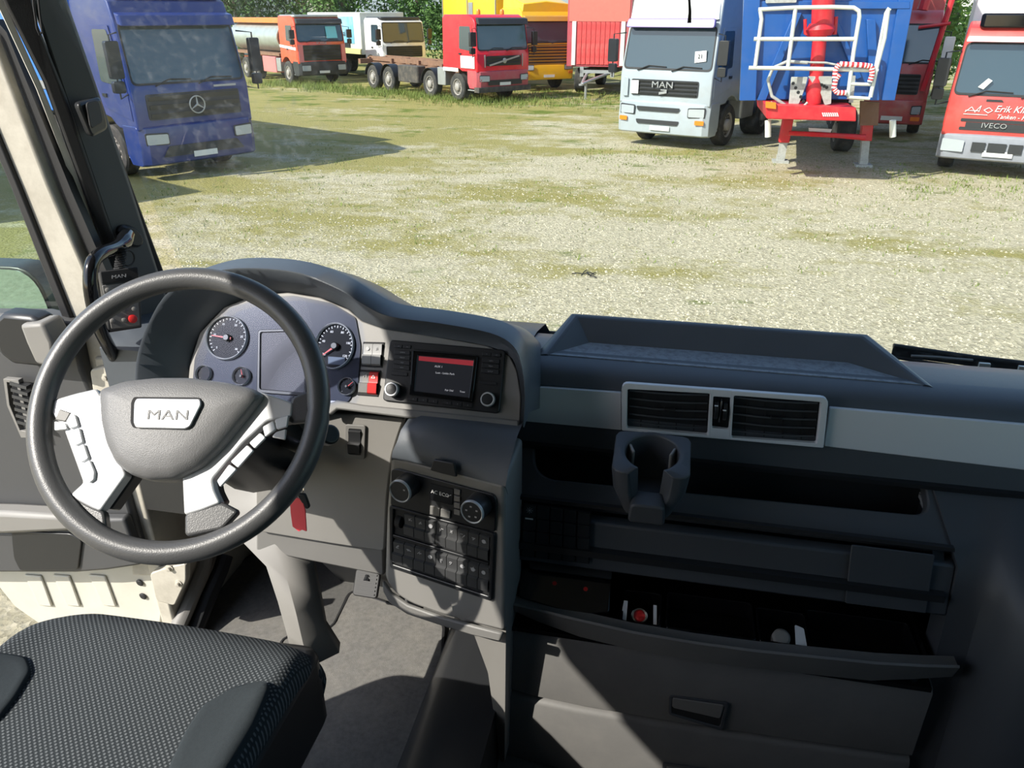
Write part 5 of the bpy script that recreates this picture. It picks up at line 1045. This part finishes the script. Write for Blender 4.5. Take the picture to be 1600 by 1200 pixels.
# ---- red chassis lorry
K['p_red'] = paint('bright red paint', (.72, .015, .03), .25, da=.08); K['p_dred'] = paint('faded red paint', (.45, .07, .09), .4, da=.3)
o = root_at('red_chassis_lorry', -6.55, 30.35, 50, 'bright red four-axle lorry with bare dark chassis in the back row', 'lorry')
cab(o, W=2.45, L=2.25, zr=3.0, pk='p_red', wb=1.80, wt=2.68, rake=.14, bump='p_dred', grille=(.82, 1.28, 1.62), nslat=3, visor='gridgrey', lampz=.85, ind=False, mirk='black', bz=(.5, 1.12), zb=1.1)
m = MB(); a, b = V((-.7, -.055, 1.30)), V((.7, -.055, 1.60)); m.obox((a+b)/2, (b-a)/2, (0, .012, 0), (-.006, 0, .028)); m.lathe((0, -.05, 1.45), (0, -1, 0), [(.09, 0), (.09, .03), (.05, .04), (.001, .04)], 18); build(m, 'diagonal_badge', K['alu'], o)
for s in (-1, 1): rplate(o, [(s*.86, -.005, 1.24), (s*.9, -.005, 1.24), (s*.9, -.005, 1.66), (s*.86, -.005, 1.66)], (0, -.03, 0), 'grille_post', 'alu')
rplate(o, [(-.8, -.10, .62), (.8, -.10, .62), (.8, -.10, .8), (-.8, -.10, .8)], (0, -.006, 0), 'bumper_intake', 'gridgrey', r=.02); rplate(o, [(-1.24, -.12, .38), (1.24, -.12, .38), (1.24, -.12, .56), (-1.24, -.12, .56)], (0, .3, 0), 'steel_underrun', 'chassis')
rplate(o, [(-1.245, .12, 1.20), (-1.245, 1.0, 1.20), (-1.245, 1.0, 1.62), (-1.245, .12, 1.62)], (-.015, 0, 0), 'white_sign', 'plate')
rplate(o, [(-1.235, 1.2, 1.05), (-1.235, 2.2, 1.05), (-1.235, 2.2, 1.18), (-1.235, 1.2, 1.18)], (-.012, 0, 0), 'white_stripe', 'p_white')
for s in (-.55, .55): m = MB(); m.lathe((s, .8, 3.0), (0, 0, 1), [(.08, 0), (.08, .12), (.05, .17), (.001, .18)], 12); build(m, 'beacon', K['orange'], o)
chassis(o, 2.0, 9.6, .82, 'rust'); m = MB()
for s in (-1, 1): m.box(s*.42-.06, s*.42+.06, 2.6, 9.4, 1.12, 1.3)
for y in (2.7, 5.0, 7.2, 9.2): m.box(-.6, .6, y, y+.15, 1.1, 1.26)
m.box(-1.1, 1.1, 2.5, 2.65, 1.05, 1.25); m.box(-1.1, 1.1, 9.1, 9.3, 1.0, 1.2); build(m, 'hook_frame', K['rust'], o)
for s in (-1, 1):
    for y in (3.29, 6.55, 7.92): wheel(o, s*1.04, y, .5, .32, s); fender(o, s*1.04, y, s)
    rplate(o, [(s*.8, 2.15, .5), (s*1.2, 2.15, .5), (s*1.2, 2.7, .5), (s*.8, 2.7, .5)], (0, 0, .65), 'side_tank', 'alu', bevel=.03); rplate(o, [(s*.75, 4.2, .45), (s*1.2, 4.2, .45), (s*1.2, 5.75, .45), (s*.75, 5.75, .45)], (0, 0, .65), 'side_tank', 'chassis', r=.1, bevel=.03)
settle(o)

# ---- yellow lorry and box
K['p_yel'] = paint('yellow paint', (.85, .50, .02), .3, da=.1); K['p_ydark'] = paint('dark ochre paint', (.50, .26, .04), .4, da=.2)  # darker ochre than the cab paint, for grille slats and visor
o = root_at('yellow_lorry', -5.65, 35.3, 38, 'yellow lorry with ochre grille behind the red cab', 'lorry')
cab(o, W=2.5, L=2.2, zr=3.25, pk='p_yel', wb=1.9, wt=2.75, rake=.12, bump='p_yel', grille=(1.0, 1.02, 1.85), nslat=7, slatk='p_ydark', lampz=.95, visor='p_ydark', mirk='p_yel', bz=(.45, 1.08))
m = MB(); m.loft([[V((x, .25, z)) for x, z in ((-1.15, 3.1), (-1.1, 3.4), (0, 3.5), (1.1, 3.4), (1.15, 3.1))], [V((x, 2.1, z)) for x, z in ((-1.15, 3.1), (-1.12, 3.8), (0, 3.95), (1.12, 3.8), (1.15, 3.1))]], caps=True); build(m, 'roof_spoiler', K['p_yel'], o, bevel=.03)
chassis(o, 2, 9)
for s in (-1, 1): wheel(o, s*1.0, 5.2, .5, .4, s); wheel(o, s*1.0, 7.5, .5, .4, s)
settle(o)
o = root_at('yellow_box_body', -5.65, 35.3, 38, 'yellow box body standing behind the yellow lorry cab', 'trailer')
rplate(o, [(-1.28, 2.5, 1.0), (1.28, 2.5, 1.0), (1.28, 8.8, 1.0), (-1.28, 8.8, 1.0)], (0, 0, 3.2), 'box_shell', 'p_yel', bevel=.03)
for y in (2.5, 5.6, 8.7): rplate(o, [(-1.29, y, 1.0), (-1.29, y+.06, 1.0), (-1.29, y+.06, 4.2), (-1.29, y, 4.2)], (-.03, 0, 0), 'box_post', 'alu')
rplate(o, [(-1.29, 5.0, 2.9), (-1.29, 5.5, 2.9), (-1.29, 5.5, 3.5), (-1.29, 5.0, 3.5)], (-.02, 0, 0), 'grey_hatch', 'alu')
settle(o)

# ---- red curtain trailer
K['curt'] = mat('faded red curtain', (.62, .05, .05), .6, var=.15, vs=2, dirt=(.6, .25, .2), dirts=2.5, dirta=.5); K['curt2'] = mat('pale red header', (.70, .16, .12), .6, var=.08)
o = root_at('red_trailer', -3.35, 33.3, -6, 'tall red curtain trailer with drawbar in the middle of the back row', 'trailer')
rplate(o, [(-1.27, 0, 1.1), (1.27, 0, 1.1), (1.27, 8, 1.1), (-1.27, 8, 1.1)], (0, 0, 3.0), 'trailer_shell', 'p_dred', bevel=.02)
rplate(o, [(-1.2, 0, 2.75), (1.2, 0, 2.75), (1.2, 0, 4.05), (-1.2, 0, 4.05)], (0, -.03, 0), 'red_header', 'curt2')
n_ = 9; x0, x1 = -.85, .85
for k in range(n_): rplate(o, [(x0+(x1-x0)*k/n_, 0, 1.18), (x0+(x1-x0)*(k+1)/n_-.015, 0, 1.18), (x0+(x1-x0)*(k+1)/n_-.015, 0, 2.73), (x0+(x1-x0)*k/n_, 0, 2.73)], (0, -.035, 0), 'door_board', 'curt', bevel=.01)
for s in (-1, 1): rplate(o, [(s*.90, 0, 1.15), (s*1.06, 0, 1.15), (s*1.06, 0, 2.75), (s*.90, 0, 2.75)], (0, -.06, 0), 'corner_post', 'boxw', bevel=.01); rplate(o, [(s*.55, .0, .72), (s*.70, .0, .72), (s*.70, .0, 1.1), (s*.55, .0, 1.1)], (0, .1, 0), 'buffer', 'alu')
rplate(o, [(-.7, 0, .86), (.7, 0, .86), (.7, 0, .98), (-.7, 0, .98)], (0, .1, 0), 'cross_beam', 'alu')
m = MB(); m.tube([(-.45, .3, .85), (-.25, -1.2, .72), (-.1, -2.2, .62)], .06, 8); m.tube([(.45, .3, .85), (.1, -1.2, .72), (-.1, -2.2, .62)], .06, 8); m.tube([(-.1, -1.5, .68), (-.1, -1.5, 0)], .05, 8); m.lathe((-.1, -2.3, .6), (0, 0, 1), [(.10, -.03), (.10, .03)], 14); build(m, 'drawbar', K['alu'], o)
chassis(o, .2, 7.8, .8)
for s in (-1, 1): wheel(o, s*1.0, 1.6, .48, .4, s); wheel(o, s*1.0, 5.8, .48, .4, s)
settle(o)

# ---- blue tipper trailer with red ram and white railing
K['tipb'] = paint('tipper blue', (.008, .085, .32), .4, da=.08); K['tipr'] = mat('tipper red', (.62, .02, .03), .4, var=.1, dirt=(.4, .1, .08), dirts=5, dirta=.5); K['rail'] = mat('cream white railing', (.62, .63, .56), .45, var=.1); K['galv'] = mat('weathered galvanised plate', (.42, .43, .40), .6, var=.3, vs=8, dirt=(.15, .13, .1), dirts=10, dirta=.7)
TY = 16.6
o = empty('blue_tipper_trailer', PY(1275, 250, TY), 'blue tipper trailer front with red ram and red deck on legs', 'trailer')
TP = Plane((0, -1, 0), (0, TY, 1), o)
body_d = V((.12, 1, 0)).normalized()
fq = [(1186, -80), (1424, -80), (1393, 156), (1168, 156)]
m = MB(); m.prism([TP.pt(p) for p in [(1192, -260), (1455, -260), (1393, 156), (1170, 156)]], body_d*8.5); build(m, 'tipper_body', K['tipb'], o, bevel=.02)
TP.plate([(1172, -260), (1198, -260), (1180, 156), (1155, 156)], 'side_flange', 'tipb', .18, -.05, bevel=.01); TP.plate([(1422, -120), (1448, -120), (1396, 156), (1376, 156)], 'side_flange', 'tipb', .12, -.05, bevel=.01)
for q in ([(1240, 20), (1252, 20), (1196, 156), (1182, 156)], [(1352, 30), (1366, 30), (1372, 156), (1358, 156)], [(1298, 30), (1308, 30), (1345, 120), (1336, 124)]): TP.plate(q, 'diagonal_rib', 'tipb', .12, 0, bevel=.01)
TP.plate([(1175, 2), (1420, 2), (1420, 14), (1175, 14)], 'cross_rib', 'tipb', .08, 0, bevel=.01)
TP.plate([(1196, -14), (1246, -16), (1244, 4), (1196, 5)], 'name_sign', 'galv', .03, .10, r=.02)
# ram: three telescopic stages and collar
def tubep(pts, y, r, name, k, par=None, n=12): m = MB(); m.tube([PY(u, v, y) for u, v in pts], r, n); return build(m, name, K[k], par or o, smooth=50)
tubep([(1291, -120), (1285, 42)], TY-.35, .195, 'ram_cylinder', 'tipr', n=24); tubep([(1283, 36), (1282, 46), (1281, 56)], TY-.35, [.20, .26, .20], 'ram_collar', 'tipr', n=24)
tubep([(1281, 55), (1275, 122)], TY-.35, .125, 'ram_cylinder', 'tipr', n=20); tubep([(1275, 120), (1273, 138), (1271, 162)], TY-.35, [.12, .16, .13], 'ram_foot', 'tipr', n=20)
tubep([(1258, 30), (1258, 52), (1268, 58)], TY-.3, .03, 'ram_hinge', 'tipr'); tubep([(1306, 26), (1304, 54)], TY-.3, .04, 'ram_hinge', 'tipr')
# perforated brackets
for q in ([(1236, 120), (1262, 120), (1258, 136), (1248, 162), (1232, 163)], [(1262, 119), (1300, 119), (1298, 162), (1288, 164), (1282, 146), (1272, 134)]):
    TP.plate(q, 'ram_bracket', 'galv', .05, .42, r=.02, bevel=.008)
    cx = sum(p[0] for p in q)/len(q); cy = sum(p[1] for p in q)/len(q)
    for k in range(5): TP.lathe((cx-8+4*k, cy-10+7*k if cx < 1255 else cy-12+2*k), [(.03, 0), (.03, .006), (.001, .006)], 'bolt_hole', 'black', off=.47, n=10)
# railing
yr = TY-.75
def rail(px, nm='rail_bar', r=.036): return tubep(px, yr, r, nm, 'rail', parr)
parr = empty('white_railing', PY(1260, 165, yr), 'cream white tube railing in front of the blue tipper', 'railing')
rail([(1185, 15), (1240, 12), (1300, 11), (1334, 12), (1342, 17), (1343, 26), (1334, 80), (1325, 150)]); rail([(1178, 61), (1255, 61), (1336, 61)]); rail([(1170, 106), (1250, 107), (1372, 110)])
rail([(1188, 16), (1190, 30), (1180, 104)]); rail([(1243, 14), (1237, 60), (1231, 106)]); rail([(1388, 14), (1382, 60), (1370, 105), (1360, 152)]); rail([(1391, 16), (1388, 13), (1384, 20), (1368, 104)], r=.025); rail([(1326, 131), (1360, 132)], r=.03); rail([(1324, 152), (1359, 154)], r=.03)
TP.plate([(1330, 118), (1336, 118), (1332, 160), (1326, 160)], 'grey_post', 'galv', .06, .3)
# red-white hose around the corner of the rail
hz = empty('striped_air_hose', PY(1330, 130, yr), 'red and white spiral hose looped over the white railing', 'hose')
pts = [(1304, 122), (1306, 108), (1312, 100), (1330, 101), (1350, 102), (1362, 104), (1363, 116), (1359, 128)]; pts2 = [(1322, 145), (1308, 145), (1303, 138), (1306, 124), (1312, 116)]
for pp_ in (pts, pts2):
    P3 = [PY(u, v, yr-.06) for u, v in pp_]; fine_ = []
    for i in range(len(P3)-1):
        for k in range(5): fine_.append(P3[i].lerp(P3[i+1], k/5))
    fine_.append(P3[-1])
    for i in range(len(fine_)-1):
        if (fine_[i+1]-fine_[i]).length < 1e-4: continue
        m = MB(); m.tube([fine_[i], fine_[i+1]], .045, 8); build(m, 'hose_ring', K['tipr'] if i % 2 else K['p_white'], hz)
# deck, hoses, legs
tubep([(1232, 168), (1206, 150), (1200, 125), (1208, 106), (1230, 96), (1262, 98)], TY-.55, .03, 'grey_hose', 'galv'); tubep([(1204, 160), (1226, 172), (1248, 174), (1262, 160)], TY-.6, .025, 'grey_hose', 'galv'); tubep([(1240, 97), (1290, 98), (1320, 104)], TY-.5, .02, 'grey_hose', 'galv')
m = MB(); a = [PY(u, v, TY-.7) for u, v in ((1196, 162), (1338, 168), (1338, 190), (1198, 186))]; m.prism(a, (0, 2.2, 0)); build(m, 'red_deck', K['tipr'], o, bevel=.02)
m = MB(); a = [PY(u, v, TY-.7) for u, v in ((1196, 158), (1212, 160), (1212, 170), (1196, 168))]; m.prism(a, (0, -.05, 0)); build(m, 'orange_marker', K['orange'], o)
for k in range(8): TP.plate([(1284+3.2*k, 176), (1286+3.2*k, 176), (1288+3.2*k, 182), (1286+3.2*k, 182)], 'warning_stripe', 'plate', .01, .71)
m = MB(); 
for u in (1200, 1395): 
    q = [PY(u, v, TY-.1) for v in (188, 214)]; m.tube(q, .06, 10)
build(m, 'white_cylinder_pair', K['rail'], o)
m = MB(); m.tube([PY(1300, 211, TY+1.2), PY(1352, 216, TY+1.2)], .05, 8); m.tube([PY(1232, 208, TY+1.2), PY(1352, 214, TY+1.2)], .05, 8); build(m, 'leg_brace', K['tipr'], o)
for (u, v0_), (u2, v2) in (((1231, 186), (1219, 252)), ((1357, 172), (1348, 258))):
    g = PZ(u2, v2, .02); yl = g.y; a = PY(u, v0_, yl); b = V((g.x, yl, .04)); mid = a.lerp(b, .55)
    m = MB(); d = (b-a).normalized(); m.obox((a+mid)/2, (mid-a)/2, V((.11, 0, 0)), V((0, .11, 0))); build(m, 'landing_leg', K['tipr'], o, bevel=.01)
    m = MB(); m.obox((mid+b)/2, (b-mid)/2, V((.08, 0, 0)), V((0, .08, 0))); build(m, 'leg_tube', K['galv'], o); m = MB(); m.box(b.x-.17, b.x+.17, yl-.17, yl+.17, .0, .05); m.box(b.x-.09, b.x+.09, yl-.05, yl+.05, .05, .16); build(m, 'leg_foot', K['galv'], o)
m = MB(); q = [PY(u, v, TY+1.6) for u, v in ((1345, 158), (1374, 160), (1372, 196), (1344, 196))]; m.prism(q, (0, .1, 0)); build(m, 'rusty_box', K['rust'], o)
m = MB(); q = [PY(u, v, TY+1.3) for u, v in ((1264, 200), (1300, 202), (1298, 207), (1264, 205))]; m.prism(q, (0, .05, 0)); build(m, 'pale_plate', K['plate'], o)
for x, y in ((3.95, 20.6), (3.95+.5, 24.2), (4.6, 25.5), (2.0, 24.2), (2.1, 25.5)): wheel(o, x, y, .5, .4, -1)
for ch in o.children:      # wheels were built in world axes under the trailer's empty
    pass

# ---- red crane lorry beyond the tipper
o = root_at('red_crane_lorry', 5.6, 23.2, -14, 'dark red lorry with white mirrors squeezed between tipper and trees', 'lorry')
K['p_mar'] = paint('dull red paint', (.50, .07, .07), .4, da=.3)
cab(o, W=1.5, L=2.0, zr=3.1, pk='p_mar', wb=1.85, wt=2.75, mirrors=(1,), mirk='p_white', lampw=.25, grille=(.5, 1.1, 1.6))
rplate(o, [(-.75, 2.3, 1.0), (.75, 2.3, 1.0), (.75, 9.5, 1.0), (-.75, 9.5, 1.0)], (0, 0, 3.2), 'box_shell', 'p_mar', bevel=.03)
m = MB(); m.tube([(.2, .2, 3.1), (.3, .3, 3.9), (-.3, 2.0, 4.6)], .13, 8); m.tube([(.6, -.1, 1.2), (.75, .1, 2.6), (.85, .2, 3.6)], .07, 8); m.tube([(.2, .0, 2.7), (.9, .0, 2.8)], .04, 8); build(m, 'crane_arm', K['tipr'], o)
settle(o)

# ---- small red lorry at the right edge
K['p_iv'] = paint('tomato red paint', (.62, .06, .05), .3, da=.15); K['bgrey'] = mat('grey bumper plastic', (.26, .27, .30), .6, var=.15)
o = root_at('red_lorry', 6.3, 17.4, -19, 'small red lorry with white lettering at the right edge', 'lorry')
cab(o, W=2.15, L=1.75, zr=2.88, pk='p_iv', wb=1.56, wt=2.48, rake=.16, zb=.82, bz=(.34, .84), bump='bgrey', lamps=False, arch=1.15, ar=.5, wr=.42, mirk='black', swin=(.2, 1.0))
for s in (-1, 1):
    rplate(o, [(s*1.02, -.05, .50), (s*.62, -.10, .50), (s*.62, -.10, .72), (s*1.02, -.05, .74)], (0, -.02, 0), 'headlamp', 'lamp', r=.02)
for k, (a, b) in enumerate(((-.48, -.24), (-.20, .12), (.16, .40))): rplate(o, [(a, -.10, .52), (b, -.10, .52), (b, -.10, .70), (a, -.10, .70)], (0, -.01, 0), 'bumper_opening', 'gridgrey')
for z in (1.10, .94): rplate(o, [(-.78, .0, z-.03), (1.0, .0, z-.03), (1.0, .0, z+.03), (-.78, .0, z+.03)], (0, -.012, 0), 'grille_slot', 'gridgrey', r=.02)
rplate(o, [(-.68, 0, .97), (1.0, .0, .97), (1.0, .0, 1.06), (-.68, .0, 1.06)], (0, -.014, 0), 'grille_slot', 'gridgrey', r=.01)
rplate(o, [(-.42, .0, 1.46), (-.12, 0, 1.46), (-.16, .0, 1.50), (-.42, 0, 1.50)], (0, -.012, 0), 'air_slot', 'gridgrey'); rplate(o, [(.5, .0, 1.46), (.8, 0, 1.46), (.78, .0, 1.50), (.5, 0, 1.50)], (0, -.012, 0), 'air_slot', 'gridgrey')
text('Erik Klin', 'lettering', .17, (.05, -.02, 1.33), (1, 0, 0), (0, 0, 1), K['p_white'], o, .004, shear=.3); text('Tanken - Haus', 'lettering', .11, (.14, -.02, 1.19), (1, 0, 0), (0, 0, 1), K['p_white'], o, .004, shear=.3); text('IVECO', 'lettering', .135, (-.18, -.03, 1.015), (1, 0, 0), (0, 0, 1), K['alu'], o, .01, sx=1.15)
m = MB()
for a, b in (((-.62, 1.08), (-.2, 1.08)), ((-.6, 1.12), (-.5, 1.22)), ((-.5, 1.22), (-.42, 1.12)), ((-.42, 1.14), (-.34, 1.25)), ((-.34, 1.25), (-.36, 1.13)), ((-.6, 1.15), (-.35, 1.15)), ((-.28, 1.17), (-.20, 1.22)), ((-.2, 1.22), (-.13, 1.17)), ((-.13, 1.17), (-.2, 1.12)), ((-.2, 1.12), (-.28, 1.17))): m.tube([(a[0]-.14, -.02, a[1]+.13), (b[0]-.14, -.02, b[1]+.13)], .007, 5)
build(m, 'white_drawing', K['p_white'], o)
rplate(o, [(-.62, .0, 1.72), (-.52, .0, 1.68), (-.40, .02, 1.84), (-.48, .03, 1.88)], (0, -.04, 0), 'paper_card', 'plate')
rplate(o, [(-1.0, .0, 2.53), (1.02, .0, 2.53), (1.0, .05, 2.62), (-.98, .05, 2.62)], (0, -.02, 0), 'white_roof_band', 'p_white', r=.02)
rplate(o, [(-.85, .2, 2.76), (1.0, .2, 2.76), (1.0, .5, 2.76), (-.85, .5, 2.76)], (0, 0, .26), 'roof_box', 'gloss', r=.1, bevel=.04); rplate(o, [(.08, .1, 2.76), (.34, .1, 2.76), (.40, .1, 3.12), (.22, .1, 3.12)], (0, .3, 0), 'roof_bracket', 'tipr', bevel=.03)
chassis(o, 1.7, 7.5, .6)
for s in (-1, 1): wheel(o, s*.9, 5.2, .42, .4, s)
settle(o)
o = root_at('white_box_body', 6.3, 17.4, -19, 'white box body rising behind the small red lorry', 'trailer')
rplate(o, [(-1.1, 1.9, .95), (1.2, 1.9, .95), (1.2, 7.6, .95), (-1.1, 7.6, .95)], (0, 0, 3.0), 'box_shell', 'p_white', bevel=.03); rplate(o, [(-1.12, 1.88, .95), (-1.06, 1.88, .95), (-1.06, 1.88, 3.95), (-1.12, 1.88, 3.95)], (0, -.03, 0), 'box_post', 'alu')
settle(o)

# ---- buildings and trees beyond
K['bwall'] = mat('pale hall wall', (.62, .62, .56), .8, var=.05); K['bgr'] = mat('grey hall cladding', (.30, .34, .38), .7, var=.05)
def hall(x0, x1, y, z1, k, label, doors=()):
    o = empty('industrial_hall', ((x0+x1)/2, y, 0), label, 'building'); m = MB(); m.box(x0, x1, y, y+14, 0, z1); build(m, 'wall', K[k], o, smooth=0)
    m = MB(); m.box(x0-.3, x1+.3, y-.3, y+14.3, z1, z1+.35); build(m, 'roof_edge', K['alu'], o)
    x = x0+2
    while x < x1: 
        m = MB(); m.box(x, x+.06, y-.06, y, 0, z1); build(m, 'wall_joint', K['alu'], o, smooth=0); x += 3.2
hall(-46, -35.5, 62, 7.5, 'bwall', 'pale hall wall behind the blue lorry roof'); hall(-33, -8, 76, 9, 'bgr', 'long grey hall far behind the tree row'); hall(-2, 40, 90, 8, 'bwall', 'pale hall far behind the right hand lorries')
leafm = []
for i, c in enumerate(((.05, .105, .022), (.075, .15, .03), (.13, .23, .03))): leafm.append(mat('leaf green %d' % i, c, .6, var=.5, vs=.7, spec=.3))
K['bark'] = mat('bark', (.12, .09, .06), .9, var=.3)
def tree(x, y, h, r, ci, label, n=5200, low=.2, seed=1):
    t = empty('tree', (x, y, 0), label, 'tree', 'trees behind the parked lorries'); R3 = random.Random(seed); m = MB()
    blobs = [(R3.uniform(-r*.6, r*.6), R3.uniform(-r*.5, r*.5), R3.uniform(low*h+r*.3, h-r*.35), r*R3.uniform(.35, .6)) for _ in range(16)]
    for i in range(n):
        bx, by, bz, br = R3.choice(blobs); a, b = R3.uniform(0, 2*PI), math.acos(R3.uniform(-1, 1)); rr = br*(R3.random()**.35)
        c = V((x+bx+rr*math.sin(b)*math.cos(a), y+by+rr*math.sin(b)*math.sin(a), bz+rr*math.cos(b)*.9)); d1 = V((R3.gauss(0, 1), R3.gauss(0, 1), R3.gauss(0, 1))).normalized(); d2 = d1.orthogonal().normalized(); s = R3.uniform(.07, .16)
        m.add([c-d1*s, c+d2*s*.5, c+d1*s, c-d2*s*.5], [(0, 1, 2, 3)])
    f = build(m, 'foliage', leafm[ci], t, smooth=0, recalc=False); f['kind'] = 'stuff'
    m = MB(); m.tube([(x, y, 0), (x+.1, y, h*.3), (x-.1, y+.1, h*.6)], [.22, .17, .08], 8)
    for k in range(4): a = k*1.7; m.tube([(x, y, h*(.25+.1*k)), (x+r*.5*math.cos(a), y+r*.5*math.sin(a), h*(.45+.1*k))], [.08, .03], 6)
    build(m, 'trunk', K['bark'], t)
tr_ = [(-29.5, 52, 7, 3.2, 0, 'dark green tree behind the tanker, beside the pale hall', .15), (-25, 53, 7.5, 3.3, 0, 'dark green tree above the tanker tank', .15), (-21, 50, 6.5, 2.6, 1, 'green tree above the tanker cab roof', .2), (-16.8, 52, 7.5, 2.8, 1, 'green tree above the white cab', .1),
       (-13.2, 48, 8, 2.8, 1, 'light green bush-like tree left of the red cab', .03), (-10.8, 46, 8, 2.6, 1, 'leafy tree directly behind the red cab', .03), (-37, 58, 6, 3, 0, 'low green tree left of the tree row', .1),
       (8.2, 33, 7, 2.0, 2, 'bright sunlit tree between tipper and small red lorry', .03), (10.2, 36, 8, 2.6, 2, 'bright green tree behind the white box body', .03), (3.4, 46, 8, 2.8, 1, 'green tree behind the blue tipper trailer', .05)]
for i, (x, y, h, r, ci, lb, lw) in enumerate(tr_): tree(x, y, h, r, ci, lb, seed=i+5, low=lw)
